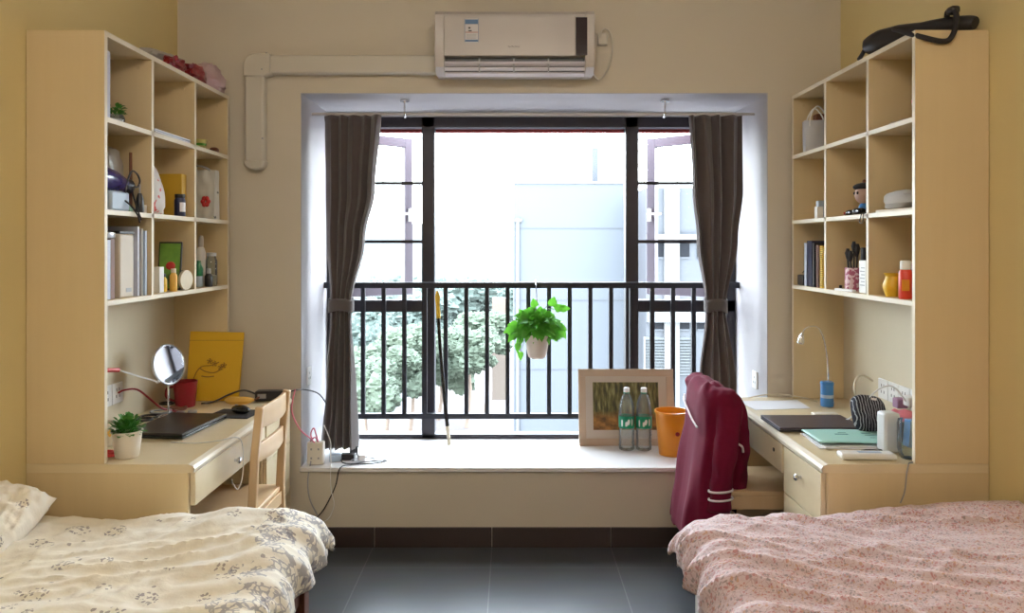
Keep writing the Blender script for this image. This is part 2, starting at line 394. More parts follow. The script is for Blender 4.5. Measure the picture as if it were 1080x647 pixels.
struct('wall_bay_right', B(BX1, BX1+.12, YB+.1, BY+.1, .2, 2.45), 'bay', smooth=False)
r_ = MB(); r_.box(BX0, BX0+.004, YB+.0, YB+.1, BZ0, BZ1); r_.box(BX1-.004, BX1, YB, YB+.1, BZ0, BZ1); r_.box(BX0, BX1, YB, YB+.1, BZ1-.004, BZ1)
struct('trim_1', r_, 'bay', smooth=False)
struct('ceiling_bay', B(BX0, BX1, YB+.1, BY+.1, BZ1, BZ1+.14), 'bay', smooth=False)
struct('trim_2', B(BX0, BX1, BY, BY+.09, 2.240, BZ1), 'bay', smooth=False)
struct('trim_3', B(BX0, BX1, YB-.022, BY+.01, BZ0-.022, BZ0), 'sill', bevel=.004)
struct('trim_4', B(BX0, BX1, BY+.092, BY+.12, 2.165, 2.24), mat('red_trim', (.30,.03,.03), .6), smooth=False)
struct('wall_bay_below', B(BX0, BX1, BY, BY+.1, 0.2, BZ0-.022), 'bay', smooth=False)
bb = MB()
xs = [XL, -1.277, -.685, -.100, .492, 1.084, XR]
for a, b_ in zip(xs, xs[1:]): bb.box(a+.0015, b_-.0015, YB-.012, YB, 0, .098)
struct('baseboard_back', bb, 'base', bevel=.001)
bb = MB()
for k in range(9): bb.box(XL, XL+.012, YN+k*.565+.0015, YN+(k+1)*.565-.0015, 0, .098)
struct('baseboard_left', bb, 'base', bevel=.001)
bb = MB()
for k in range(9): bb.box(XR-.012, XR, YN+k*.565+.0015, YN+(k+1)*.565-.0015, 0, .098)
struct('baseboard_right', bb, 'base', bevel=.001)

# ------------------------------------------------------------------ window
wf = MB(); y0, y1 = BY, BY+.075
MLX = (-.516, -.443); MRX = (.650, .723)
wf.box(BX0, BX1, y0, y1, 2.180, 2.240); wf.box(BX0, BX1, y0, y1, BZ0, BZ0+.025)
wf.box(BX0, BX0+.05, y0, y1, BZ0, 2.24); wf.box(BX1-.05, BX1, y0, y1, BZ0, 2.24)
wf.box(*MLX, y0, y1, BZ0, 2.24); wf.box(*MRX, y0, y1, BZ0, 2.24)
wf.box(BX0, MLX[0], y0, y1, 1.125, 1.192); wf.box(MRX[1], BX1, y0, y1, 1.125, 1.192)
win = struct('window_1', wf, 'frame', bevel=.003)
for z in (1.862, 1.527):
    for a, b_ in ((BX0+.05, MLX[0]), (MRX[1], BX1-.05)):
        obj('guard_bar', B(a, b_, y0+.012, y0+.028, z-.009, z+.009), 'frame', win)
obj('glass_pane', B(MLX[1], MRX[0], y0+.035, y0+.041, BZ0+.025, 2.18), 'glass', win, smooth=False)
obj('glass_pane', B(BX0+.05, MLX[0], y0+.035, y0+.041, BZ0+.025, 1.125), 'glass', win, smooth=False)
obj('glass_pane', B(MRX[1], BX1-.05, y0+.035, y0+.041, BZ0+.025, 1.125), 'glass', win, smooth=False)
def sash(hx, sgn, ang):
    W = .50; z0, z1 = 1.20, 2.172
    mt = rot((hx, y1+.012, 0), ang*sgn)
    a = MB(); a.M = mt
    def bx(u0,u1,za,zb,d0=0,d1=.045): a.box(sgn*u0, sgn*u1, d0, d1, za, zb)
    bx(0,.055,z0,z1); bx(W-.055,W,z0,z1); bx(.055,W-.055,z0,z0+.055); bx(.055,W-.055,z1-.055,z1)
    s = obj('sash', a, 'sash', win, bevel=.002)
    g = MB(); g.M = mt; g.box(sgn*.055, sgn*(W-.055), .018, .024, z0+.055, z1-.055); obj('sash_glass', g, 'glass', s, smooth=False)
    h = MB(); h.M = mt; h.box(sgn*(W-.035), sgn*(W-.015), -.02, 0, 1.655, 1.735); h.tube([(sgn*(W-.025),-.02,1.70),(sgn*(W-.025),-.035,1.70),(sgn*(W-.12),-.038,1.70)], .007, 8); obj('sash_handle', h, 'white', s)
sash(BX0+.052, 1, R(40)); sash(BX1-.052, -1, R(40))

# balcony guard rail inside the window
YR = 4.285
rt = thing('window_guard_rail', 'black metal guard railing with thin upright bars across the whole bay window', 'railing', (.11, YR, BZ0))
obj('top_rail', B(BX0, BX1, YR-.018, YR+.018, 1.265, 1.298), 'rail', rt, bevel=.003)
obj('bottom_rail', B(BX0, BX1, YR-.014, YR+.014, .530, .560), 'rail', rt, bevel=.003)
k = 0
x = -.373 - 5*.1162
while x < BX1-.03:
    obj('bar', B(x-.0115, x+.0115, YR-.0115, YR+.0115, .56, 1.265), 'rail', rt); x += .1162

# curtain rod
YC = 4.0
ct = thing('curtain_rod', 'white metal curtain rod hung from two hooks under the bay ceiling', 'curtain rod', (.11, YC, 2.19))
obj('rod', MB().tube([(BX0+.004, YC, 2.195),(BX1-.004, YC, 2.195)], .0075, 12), 'offw', ct)
for hx in (-.56, .797):
    sg = 1 if hx < 0 else -1
    h = MB(); h.tube([(hx,YC-.03,2.262),(hx,YC-.03,2.215),(hx,YC-.03,2.19),(hx,YC-.012,2.178),(hx,YC+.012,2.18)], .0055, 8, smooth=4)
    h.lathe([(.024,2.255),(.024,2.2625)], (hx,YC-.03,0), 16)
    obj('hook', h, 'chrome', ct)

def tab(t, T):
    for (a, va), (b, vb) in zip(T, T[1:]):
        if t <= b: 
            s = (t-a)/(b-a); s = s*s*(3-2*s); return va+(vb-va)*s
    return T[-1][1]
def curtain(lab, Lt, Rt, seed, npl):
    ph = random.Random(seed).random()*6
    root = thing('curtain', lab, 'curtain', ((Lt[0][1]+Rt[0][1])/2, YC, .45))
    zt, zb = 2.188, .435
    def fn(u, v):
        z = zt+(zb-zt)*v; a = tab(v, Lt); b = tab(v, Rt)
        tie = math.exp(-((z-1.19)/.10)**2); top = math.exp(-((z-2.19)/.05)**2)
        amp = (.036*(1-.55*tie)*(1-.35*top))*(.55+.9*abs(nz(u*2.5+seed*3, v*.8, 11)+.35))
        q = 2*PI*npl*u+ph+2.6*nz(u*2.5, v*1.6, seed)+.5*sin(2*PI*u*2.5+seed)
        y = YC+.004+amp*sin(q)+.012*nz(u*4+seed, v*5, 3)*(1-tie)
        xx = a+(b-a)*(u+.018*sin(2*q)*(1-top))
        xx = min(max(xx, BX0+.006), BX1-.006)
        return Vector((xx, y, z-.012*top*abs(sin(q))*0))
    m = MB().grid(150, 90, fn)
    obj('panel', m, 'curt', root, solid=.003)
    vt = (zt-1.19)/(zt-zb); a = tab(vt, Lt); b = tab(vt, Rt); c = (a+b)/2; hw = (b-a)/2+.006
    def band(u, v):
        q = 2*PI*u; zz = 1.157+.066*v+.006*sin(q*3)
        return Vector((c+hw*math.copysign(abs(cos(q))**.7, cos(q)), YC+.004+.043*math.copysign(abs(sin(q))**.8, sin(q)), zz))
    obj('tieback', MB().grid(48, 4, band), 'band', root, solid=.004, off=1, weld=True)
def cx(px): return (px-540)*YC/F
def cv(y): return (EYE-(y-260)*YC/F-2.188)/(.455-2.188)
def T(lst): return [(max(0,cv(y)), cx(p)) for y, p in lst]
curtain('dark taupe curtain tied back at the left side of the bay window', T([(121,341),(200,342),(250,343),(322,348),(400,343),(470,337)]), T([(121,402),(200,396),(250,386),(322,371),(400,374),(470,376)]), 1.0, 5)
curtain('dark taupe curtain tied back at the right side of the bay window', T([(121,727),(200,730),(250,735),(322,745),(400,737),(470,733)]), T([(121,783),(200,782),(250,777),(322,765),(400,775),(470,777)]), 5.0, 4)

# wall sockets on the bay sides
def plate(lab, c, ax, w, h, cat='socket', n=1, name='wall_socket', group=None):
    t = thing(name, lab, cat, c, group)
    x, y, z = c
    sg = ax
    for k in range(n):
        yy = y+(k-(n-1)/2)*(w+.004)
        p = obj('cover_plate', B(x, x+sg*.008, yy-w/2, yy+w/2, z-h/2, z+h/2), 'white', t, bevel=.002)
        s_ = MB()
        for dy, dz, r in ((-.012,-.012,.5),(.012,-.012,-.5),(0,.014,0)):
            s_.box(x+sg*.0075, x+sg*.0088, yy+dy-.002, yy+dy+.002, z+dz-.006, z+dz+.006)
        obj('socket_hole', s_, 'black', p)
    return t
plate('small white wall socket on the left side of the bay, beside the curtain', (BX0, 3.94, .83), 1, .075, .09)
plate('small white wall socket on the right side of the bay, beside the curtain', (BX1, 3.99, .80), -1, .075, .09)

# ------------------------------------------------------------------ air conditioner
ac = thing('air_conditioner', 'white split air conditioner mounted on the wall above the bay window', 'air conditioner', (.014, 3.8, 2.325))
ax0, ax1, ay, az0, az1 = -.366, .392, 3.60, 2.322, 2.618
prof = [(3.798,az0+.01),(3.66,az0),(ay+.012,az0+.03),(ay,az0+.07),(ay,az1-.02),(ay+.02,az1),(3.798,az1)]
m = MB(); n = len(prof)
# body with a cavity for the outlet: side cheeks plus middle section set back
def acsec(p, x0, x1, name, mt, bev=.004): return obj(name, MB().prism(p, x0, x1, 'x'), mt, ac, bevel=bev)
acsec(prof, ax0, ax0+.045, 'end_cover', 'offw'); acsec(prof, ax1-.045, ax1, 'end_cover', 'offw')
mid = [(3.798,az0+.01),(3.70,az0+.006),(3.66,az0+.02),(3.66,az0+.075),(ay+.004,az0+.085),(ay+.004,az1-.02),(ay+.02,az1-.002),(3.798,az1-.002)]
acsec(mid, ax0+.045, ax1-.045, 'body', 'offw', 0)
obj('front_panel', B(ax0+.045, ax1-.093, ay-.004, ay+.006, az0+.080, az1-.028), 'offw', ac, bevel=.003)
obj('display_strip', B(ax1-.090, ax1-.036, ay-.003, ay+.006, az0+.082, az1-.034), mat('display_plum', (.03,.016,.02), .15), ac, bevel=.002)
obj('outlet', B(ax0+.046, ax1-.046, 3.640, 3.662, az0+.014, az0+.078), 'black', ac, smooth=False)
for zz, dy in ((az0+.052, 0), (az0+.028, .012), (az0+.008, .03)):
    m = MB(); m.M = rot((0, ay+.018+dy, zz), 0, R(-28)); m.box(ax0+.045, ax1-.045, -.004, .022, -.0045, .0045); obj('louvre', m, mat('louvre_lilac_bounce', (.70,.66,.72), .3) if 'louvre_lilac_bounce' not in bpy.data.materials else bpy.data.materials['louvre_lilac_bounce'], ac, bevel=.001)  # lilac bounce light from window and sill painted into the louvre colour
for k in range(3): 
    xx = ax0+.045+(k+1)*.165; obj('outlet_vane', B(xx-.003, xx+.003, ay+.02, 3.645, az0+.012, az0+.078), 'grey', ac)
# energy label
lx0, lx1, lz0, lz1 = -.224, -.158, 2.464, 2.576; ly = ay-.0055
m = MB(); m.box(lx0, lx1, ly, ay-.004, lz0, lz1, 0)
m.box(lx0+.003, lx1-.003, ly-.0006, ly, lz1-.026, lz1-.004, 1); m.box(lx0+.003, lx1-.003, ly-.0006, ly, lz0+.003, lz0+.012, 1)
m.box(lx0+.003, lx1-.003, ly-.0006, ly, lz0+.046, lz0+.049, 2); m.box(lx0+.018, lx0+.034, ly-.0006, ly, lz0+.052, lz0+.057, 3); m.box(lx0+.018, lx0+.028, ly-.0006, ly, lz0+.064, lz0+.072, 3)
for k in range(4): m.box(lx0+.010, lx1-.012, ly-.0006, ly, lz0+.018+k*.006, lz0+.0195+k*.006, 4)
for a, b_ in ((lx0, lx0+.002), (lx1-.002, lx1)): m.box(a, b_, ly-.0006, ly, lz0, lz1, 1)
obj('energy_label', m, [mat('label_white', (.62,.60,.62), .5), mat('label_blue', (.10,.20,.38), .5), mat('label_red', (.45,.12,.06), .5), 'black', 'grey'], ac, smooth=False)
# maker's mark as small grey letters (unreadable in the photograph): a row of tiny strokes
m = MB()
for k in range(9):
    x0 = -.018+k*.0062; h = (.0085,.006,.006,.0085,.006,.0075,.006,.0085,.006)[k]
    m.box(x0, x0+.0013, ay-.0055, ay-.0038, 2.440, 2.440+h); m.box(x0, x0+.0042, ay-.0055, ay-.0038, 2.440+(.0045,0,.0045)[k % 3], 2.4413+(.0045,0,.0045)[k % 3])
obj('small_logo', m, 'black', ac, smooth=False)

# duct
d = thing('pipe_duct', 'cream plastic pipe duct running from the air conditioner, bending down at left', 'pipe duct', (-1.26, 3.8, 1.885))
obj('horizontal_duct', B(-1.19, ax0, 3.735, 3.7995, 2.352, 2.440), 'duct', d, bevel=.008)
obj('vertical_duct', B(-1.313, -1.220, 3.735, 3.7995, 1.915, 2.345), 'duct', d, bevel=.010)
m = MB(); pts = []
oc = Vector((-1.185, 0, 2.345)); poly = []
poly = [(-1.185,2.347),(-1.185,2.447),(-1.27,2.447),(-1.300,2.432),(-1.318,2.40),(-1.318,2.335),(-1.215,2.335),(-1.208,2.345)]
obj('elbow_cover', MB().prism(poly, 3.728, 3.7995, 'y'), 'duct', d, bevel=.006)
poly = [(-1.318,1.925),(-1.314,1.900),(-1.300,1.884),(-1.28,1.878),(-1.25,1.878),(-1.232,1.884),(-1.218,1.900),(-1.214,1.925)]
obj('end_cap', MB().prism(poly, 3.730, 3.7995, 'y'), 'duct', d, bevel=.008)
for (sx_, sz_, sy_) in ((-1.225,2.368,3.728),(-1.205,2.448,3.735),(-1.224,2.03,3.735)):
    m = MB(); m.M = rot((sx_, sy_, sz_), 0, R(90)); m.lathe([(.0045,-.001),(.0045,.002)], n=10); obj('screw', m, 'grey', d)
# plug and cable at the right of the AC
t = thing('wall_plug', 'white plug with its thin cable coiled right of the air conditioner', 'plug', (.45, 3.8, 2.52))
obj('plug_body', B(.425,.475,3.772,3.80,2.50,2.56), 'duct', t, bevel=.005)
obj('cable', MB().tube([(.39,3.72,2.36),(.43,3.785,2.33),(.47,3.785,2.37),(.50,3.785,2.47),(.485,3.77,2.56),(.45,3.765,2.575),(.435,3.768,2.53)], .004, 6, smooth=5), 'duct', t)

# ------------------------------------------------------------------ shelf units
ZS = [1.311, 1.628, 1.948]; ZT = 2.243; TK = .018
DY = [2.614, 2.955, 3.355, 3.745]
def shelf_unit(s, xw, xf, lab):
    t = thing('shelf_unit', lab, 'shelf unit', ((xw+xf)/2, DY[0], .752), 'matching shelf units over the desks')
    def pb(name, a, b, y0, y1, z0, z1, m='wood', par=t, bev=.0012): return obj(name, B(a, b, y0, y1, z0, z1), m, par, bevel=bev)
    e = s*.0018     # edge band thickness towards the room
    def board(name, y0, y1, z0, z1, m='wood'):
        b = pb(name, xw, xf+s*.0, y0, y1, z0, z1, m, bev=0)
        obj('edge_band', B(xf, xf-e, y0, y1, z0, z1), 'edge', b, bevel=.0006)
    board('side_panel', DY[0], DY[0]+TK, .752, ZT-TK); board('side_panel', DY[3], DY[3]+TK, .752, ZT-TK)
    board('top_board', DY[0], DY[3]+TK, ZT-TK, ZT)
    for z in ZS: board('shelf', DY[0]+TK, DY[3], z-TK, z)
    for y in DY[1:3]: board('divider', y, y+TK, ZS[0], ZT-TK)
    pb('back_board', xw, xw-s*.006, DY[0]+TK, DY[3], ZS[0]-TK, ZT-TK, 'woodin')
    pb('lower_back_board', xw, xw-s*.006, DY[0]+TK, DY[3], .752, ZS[0]-TK, 'creamboard')
    for i in range(3):     # cam covers near the top of each far panel
        yy = (DY[1], DY[2], DY[3])[i]
        m = MB(); m.M = rot((xf+s*.05, yy, ZT-.05), 0, R(90)); m.lathe([(.007,0),(.007,.0015)], n=12)
        obj('cam_cover', m, 'woodin', t)
    return t
shelf_unit(-1, XL+.003, -1.400, 'pale wood shelf unit of nine cubbies over the left desk')
shelf_unit(1, XR-.003, 1.385, 'pale wood shelf unit of nine cubbies over the right desk')

# ------------------------------------------------------------------ desks
def knob(parent, x, y, z, s):
    m = MB(); m.M = rot((x, y, z), 0, 0, R(-90*s)); m.lathe([(.006,0),(.0055,.010),(.012,.014),(.013,.020),(.009,.025),(.0,.026)], n=16)
    obj('knob', m, 'chrome', parent)
def desk(s, xw, xf, lab, ped_near):
    t = thing('desk', lab, 'desk', ((xw+xf)/2, DY[0], 0), 'matching desks along the side walls')
    y0, y1 = DY[0]-.001, DY[3]+TK+.012
    # slab with a rounded front nose
    zt = .751; p = [(xw,zt),(xf+s*.022,zt),(xf+s*.006,zt-.006),(xf,zt-.016),(xf+s*.003,zt-.028),(xf+s*.010,zt-.030),(xw,zt-.030)]
    obj('desk_top', MB().prism(p, y0, y1, 'y'), 'desk', t, smooth=False)
    m = MB().prism([(xf+s*.0225,zt+.0006),(xf+s*.0055,zt-.0056),(xf-s*.0008,zt-.016),(xf+s*.002,zt-.029),(xf+s*.006,zt-.029),(xf+s*.004,zt-.016),(xf+s*.009,zt-.008),(xf+s*.0235,zt-.001)], y0, y1, 'y')
    obj('nose_strip', m, 'edge', t)
    xi = xf+s*.022
    obj('end_panel', B(xw, xi, y0, y0+TK, 0, .721), 'wood', t, bevel=.001)
    obj('end_panel', B(xw, xi, y1-TK, y1, 0, .721), 'wood', t, bevel=.001)
    obj('back_panel', B(xw, xw-s*.012, y0+TK, y1-TK, .12, .721), 'woodin', t)
    PW = .36; pa, pb_ = (y0+TK, y0+TK+PW) if ped_near else (y1-TK-PW, y1-TK)
    pe = pb_ if ped_near else pa
    obj('pedestal_panel', B(xw-s*.012, xi, pe, pe+(TK if ped_near else -TK), 0, .721), 'woodin', t)
    obj('pedestal_base', B(xw-s*.012, xi+s*.02, pa, pb_, 0, .06), 'woodin', t)
    # wide drawer
    da, db = (pe+TK+.002, y1-TK-.002) if ped_near else (y0+TK+.002, pe-TK-.002)
    def front(name, a, b, z0, z1, ks):
        dr = obj(name, B(xi+s*.001, xi-s*.017, a, b, z0, z1), 'desk', t, bevel=.0015)
        for ky, kz in ks: knob(dr, xi-s*.017, ky, kz, s)
        return dr
    dr = front('drawer', da, db, .603, .717, [(da+(db-da)*.62 if ped_near else (da+db)/2, .655)])
    obj('drawer_tray', B(xw-s*.05, xi+s*.001, da+.02, db-.02, .612, .70), 'woodin', dr)
    if ped_near:
        m = MB(); m.M = rot((xi-s*.017, da+.09, .672), 0, 0, R(-90*s)); m.lathe([(.008,0),(.008,.003)], n=14); obj('lock', m, 'black', dr)
    zs = [.715, .535, .30, .062]
    for i in range(3):
        h = zs[i]-zs[i+1]; front('drawer', pa+.002, pb_-.002, zs[i+1]+.003, zs[i], [((pa+pb_)/2, zs[i+1]+h*.62)])
    return t
desk(-1, XL+.003, -1.090, 'pale wood desk along the left wall, holding the black laptop and round mirror', False)
desk(1, XR-.003, 1.062, 'pale wood desk along the right wall, holding the teal folders', True)

# ------------------------------------------------------------------ chairs
def make_chair(lab, loc, rz):
    t = thing('dining_chair', lab, 'chair', (0,0,0), 'wooden chairs pulled up to the desks')
    # local: seat extends to -x, back at x=0
    st = MB().grid(10, 10, lambda u, v: Vector((-.42+.44*u, -.19+.38*v, .452-.010*sin(PI*u)*sin(PI*v))))
    obj('seat', st, 'chair', t, solid=.022, bevel=.004)
    for s in (-1, 1):
        y = s*.180
        pp = [(.045,0),(.010,.22),(.0,.45),(.010,.66),(.032,.872),(.062,.866),(.042,.66),(.034,.45),(.044,.22),(.078,0)]
        obj('back_post', MB().prism([(a, b) for a, b in pp], y-.0135, y+.0135, 'y'), 'chair', t, bevel=.004)
        m = MB(); m.add([(-.40,y-.017,0),(-.372,y-.017,0),(-.372,y+.011,0),(-.40,y+.011,0),(-.405,y-.017,.43),(-.365,y-.017,.43),(-.365,y+.017,.43),(-.405,y+.017,.43)], [(3,2,1,0),(4,5,6,7),(0,1,5,4),(1,2,6,5),(2,3,7,6),(3,0,4,7)])
        obj('front_leg', m, 'chair', t, bevel=.003)
        obj('side_rail', B(-.37,.01,y-.009,y+.009,.375,.43), 'chair', t, bevel=.002)
        obj('stretcher', B(-.375,.02,y-.008,y+.008,.17,.195), 'chair', t, bevel=.002)
    def slat(name, z0, z1, xo, bow=.022):
        def f(u, v):
            y = -.168+.336*u; return Vector((xo+bow*sin(PI*u), y, z0+(z1-z0)*v+.008*sin(PI*u)*(v)))
        obj(name, MB().grid(16, 3, f), 'chair', t, solid=.016, bevel=.003, off=0)
    slat('top_rail', .780, .862, .038); slat('back_slat', .645, .715, .026, .018)
    obj('front_rail', B(-.395,-.377,-.165,.165,.375,.43), 'chair', t, bevel=.002)
    obj('back_rail', B(.010,.028,-.165,.165,.375,.43), 'chair', t, bevel=.002)
    obj('cross_stretcher', B(-.19,-.172,-.172,.172,.172,.193), 'chair', t, bevel=.002)
    t.location = loc; t.rotation_euler.z = rz
    return t
ch = make_chair('wooden slat-back chair pushed up to the left desk, its back uncovered', (-1.035, 3.165, 0), 0)
c2 = copy_tree(ch); c2.location = (.915, 3.44, 0); c2.rotation_euler.z = PI
c2['label'] = 'wooden chair at the right desk with a maroon jacket over its back'

# ------------------------------------------------------------------ jacket over the right chair
def jacket():
    t = thing('jacket', 'maroon zip jacket with white piping draped over the right desk chair', 'jacket', (.88, 3.44, .25))
    cxm, cym = .885, 3.43
    lv = [(.222,-.045,.105,.235),(.32,-.038,.102,.232),(.45,-.022,.095,.228),(.58,-.010,.088,.222),(.68,.0,.080,.218),(.76,-.004,.074,.212),(.82,-.010,.066,.208),(.87,-.014,.054,.198),(.897,-.014,.036,.175),(.906,-.014,.010,.14)]
    def at(z):
        for a, b in zip(lv, lv[1:]):
            if z <= b[0]:
                s = (z-a[0])/(b[0]-a[0]); return [a[i]+(b[i]-a[i])*s for i in (1,2,3)]
        return lv[-1][1:]
    zs = [.222+.598*i/22 for i in range(23)]+[.835,.85,.865,.878,.888,.897,.906]
    n = 72; vs = []
    for z in zs:
        dx, rx, ry = at(z); k = max(0, min(1, (.84-z)/.3))
        for i in range(n):
            q = 2*PI*i/n; c, s = cos(q), sin(q)
            fold = 1+k*(.10*sin(5*q+1.2+2*nz(z*2,1,4))+.07*sin(9*q+z*3))+.05*nz(c*2, s*2, z*5)
            x = math.copysign(abs(c)**.75, c)*rx*fold; y = math.copysign(abs(s)**.62, s)*ry*(1+.25*(fold-1))
            hump = 0
            if z > .80: hump = .012*sin(s*9)+.006
            vs.append(Vector((cxm+dx+x-.0*k, cym+y, z+(hump-.010 if z > .8 else .02*nz(c*3,s*3,7)*k))))
    fs = [(i*n+k, i*n+(k+1) % n, (i+1)*n+(k+1) % n, (i+1)*n+k) for i in range(len(zs)-1) for k in range(n)]
    fs.append(tuple((len(zs)-1)*n+k for k in range(n))); fs.append(tuple(range(n))[::-1])
    m = MB().add(vs, fs)
    m.ball((.868,3.565,.862), .055,.080,.042, 24, 16, fn=lambda d: 1+.15*nz(d.x*3,d.y*3,d.z*3))
    m.ball((.905,3.44,.862), .050,.13,.030, 24, 16, fn=lambda d: 1+.15*nz(d.x*3+7,d.y*3,d.z*3))
    m.ball((.915,3.27,.838), .062,.072,.055, 24, 16, fn=lambda d: 1+.12*nz(d.x*3+4,d.y*3,d.z*3))
    def sl(pts, rad):
        pts = catmull([Vector(p) for p in pts], 10); mm = len(pts); n = 22; v2 = []
        for i, p in enumerate(pts):
            r = rad[0]+(rad[1]-rad[0])*i/(mm-1)
            for k in range(n):
                q = 2*PI*k/n; rr = r*(1+.22*nz(cos(q)*1.5,sin(q)*1.5,p.z*11)+.06*sin(p.z*60+3*cos(q))*(1 if p.z < .7 else 0)); v2.append(p+Vector((rr*cos(q), rr*sin(q)*.60, 0)))
        f2 = [(i*n+k, i*n+(k+1) % n, (i+1)*n+(k+1) % n, (i+1)*n+k) for i in range(mm-1) for k in range(n)]+[tuple(range(n))[::-1], tuple((mm-1)*n+k for k in range(n))]
        m.add(v2, f2)
    sl([(.918,3.25,.86),(.915,3.215,.79),(.900,3.195,.66),(.882,3.195,.52),(.868,3.20,.385)], (.056,.046))
    sl([(.945,3.58,.84),(.975,3.60,.74),(.985,3.59,.58),(.98,3.59,.43)], (.055,.044))
    sl([(.940,3.31,.85),(.968,3.30,.76),(.975,3.30,.62),(.965,3.32,.44)], (.048,.060))
    body = obj('body', m, 'jacket', t)
    md = body.modifiers.new('remesh', 'REMESH'); md.mode = 'VOXEL'; md.voxel_size = .006; md.use_smooth_shade = True
    md = body.modifiers.new('smooth', 'SMOOTH'); md.iterations = 7; md.factor = .6
    for z in (.475, .440):
        m2 = MB().tube([(.876+.0500*cos(q), 3.196+.0320*sin(q), z+.004*cos(q)) for q in [2*PI*k/24 for k in range(25)]], .0045, 6); obj('cuff_stripe', m2, 'piping', body)
    m2 = MB().grid(20, 24, lambda u, v: Vector((.985-.02*v+.010*sin(u*12), 3.28+.25*u, .80-.46*v))); obj('shadow_lining', m2, 'jackdk', body, solid=.004)  # dark panel for black cloth and the shadow on the desk side
    # diagonal piping on the outer face
    def onface(y, z):
        dx, rx, ry = at(z); s = min(1, abs((y-cym)/ry)); c = math.sqrt(max(0, 1-s**(2/.62)))
        return cxm+dx-rx*1.05*c**.75-.006
    pts = []
    for k in range(12):
        y = 3.60-.30*k/11; z = .80-.085*k/11; pts.append((onface(y, z), y, z))
    obj('piping', MB().tube(pts, .0045, 6), 'piping', body)
    obj('white_toggle', MB().tube([(.955,3.215,.665),(.975,3.225,.650),(.982,3.235,.625)], .005, 6, smooth=3), 'piping', body)
jacket()

# ------------------------------------------------------------------ beds
def drape(parent_name, lab, s, xw, Lx, rx, hx, yn, yf, ry, hy, zt, mt, seed, wr, group):
    """cloth over a mattress: s=+1 hangs towards +x (left bed), -1 towards -x"""
    def prof(d, L, r):
        if d <= L: return d, 0
        a = (d-L)/r
        if a < PI/2: return L+r*sin(a), r*(1-cos(a))
        return L+r, r+(d-L-r*PI/2)
    TX = Lx+rx*PI/2+hx; Ly = yf-yn; TY = Ly+ry*PI/2+hy
    nu, nv = 150, 240
    def base(u, v):
        a, dz = prof(u*TX, Lx, rx); b, dz2 = prof(v*TY, Ly, ry)
        if dz > 0 and dz2 > 0: d = max(dz, dz2)+.35*min(dz, dz2)
        else: d = dz+dz2
        return Vector((xw+s*a, yn+b, zt-d))
    def fn(u, v):
        p = base(u, v); e = .002
        a = base(min(u+e,1), v)-base(max(u-e,0), v); b = base(u, min(v+e,1))-base(u, max(v-e,0))
        n = a.cross(b); n = n.normalized() if n.length > 1e-9 else Vector((0,0,1))
        if n.z < 0 or (abs(n.z) < .2 and n.x*s < 0 and abs(n.x) > .5): n = -n
        if abs(n.z) < .2 and n.y < -.5: n = -n
        h = wr(u*TX, v*TY, u, v)
        return p+n*h
    m = MB().grid(nu, nv, fn, uvf=lambda u, v: (u*TX, v*TY))
    o = obj('duvet', m, mt, solid=.006, off=-1)
    return tag(o, lab, 'duvet', group)
def ridge(x): return (1-min(1, abs(x)*2.2))**2
def wrL(a, b, u, v):
    h = .030*nz(a*2.2, b*2.0, 1.5)
    # long pulled folds running across the bed
    w = nz(a*1.3, b*1.3, 9)*.25
    h += .022*ridge(nz((a*.9+b*.25)*1.6+w, (b-a*.45)*7+w*3, 3.1))*min(1, max(.2, a*1.5))
    h += .010*ridge(nz(a*4+b*2, b*9-a*3, 7.7))+.004*ridge(nz(a*8+b*6, b*18-a*8, 5.7))
    h += .004*nz(a*24, b*24, 2)
    if u > .80: h += .016*sin(b*34+5*nz(a*2,b*3,1))*(u-.80)/.2
    return h+.010
def wrR(a, b, u, v):
    h = .026*nz(a*2.0+5, b*2.2, 4.5)
    w = nz(a*1.5, b*1.5, 19)*.3
    h += .020*ridge(nz((a*.8-b*.2)*2+w, (b-a*.55)*6.5+w*3, 13.1))
    h += .008*ridge(nz(a*4+b*2, b*9-a*3, 17.7))+.0035*ridge(nz(a*9+b*6, b*20-a*8, 27.7))
    h += .005*nz(a*22, b*22, 12)
    if u > .80: h += .006*sin(b*40+6*nz(a*2,b*3,5))*(u-.80)/.2
    h += .050*max(0, 1-a/.95)
    return h+.008
def bed(s, xw, lab, xe, wood, zt):
    t = thing('bed', lab, 'bed', (xw+s*.5, 1.55, 0), 'single beds along the side walls')
    x0, x1 = xw+s*.01, xe
    for yy in (.52, 2.44):
        for xx in (x0, x1-s*.055): obj('leg', B(xx, xx+s*.055, yy, yy+.055, 0, .49), wood, t, bevel=.003)
    obj('side_rail', B(x1-s*.045, x1-s*.015, .575, 2.44, .35, .49), wood, t, bevel=.003)
    obj('side_rail', B(x0+s*.015, x0+s*.045, .575, 2.44, .35, .49), wood, t, bevel=.003)
    obj('end_rail', B(x0+s*.055, x1-s*.055, 2.455, 2.48, .30, .49), wood, t, bevel=.003)
    obj('end_rail', B(x0+s*.055, x1-s*.055, .53, .555, .30, .49), wood, t, bevel=.003)
    m = MB()
    for k in range(12): m.box(x0+s*.045, x1-s*.045, .62+k*.155, .70+k*.155, .430, .448)
    obj('slat_base', m, wood, t)
    obj('mattress', B(x0+s*.05, x1-s*.05, .56, 2.45, .449, zt-.035), 'mattr', t, bevel=.02)
    return t
bed(1, XL+.012, 'dark wood single bed at left under the cream floral duvet', -.665, 'dwood', .60)
bed(-1, XR-.012, 'pale framed single bed at right under the pink duvet', .60, 'offw', .60)
drape('duvet', 'cream duvet with small grey-blue flower sprigs on the left bed', 1, XL+.03, .945, .065, .022, .50, 2.475, .07, .05, .592, 'duvl', 1, lambda a,b,u,v: wrL(a,b,u,v)*.9, None)
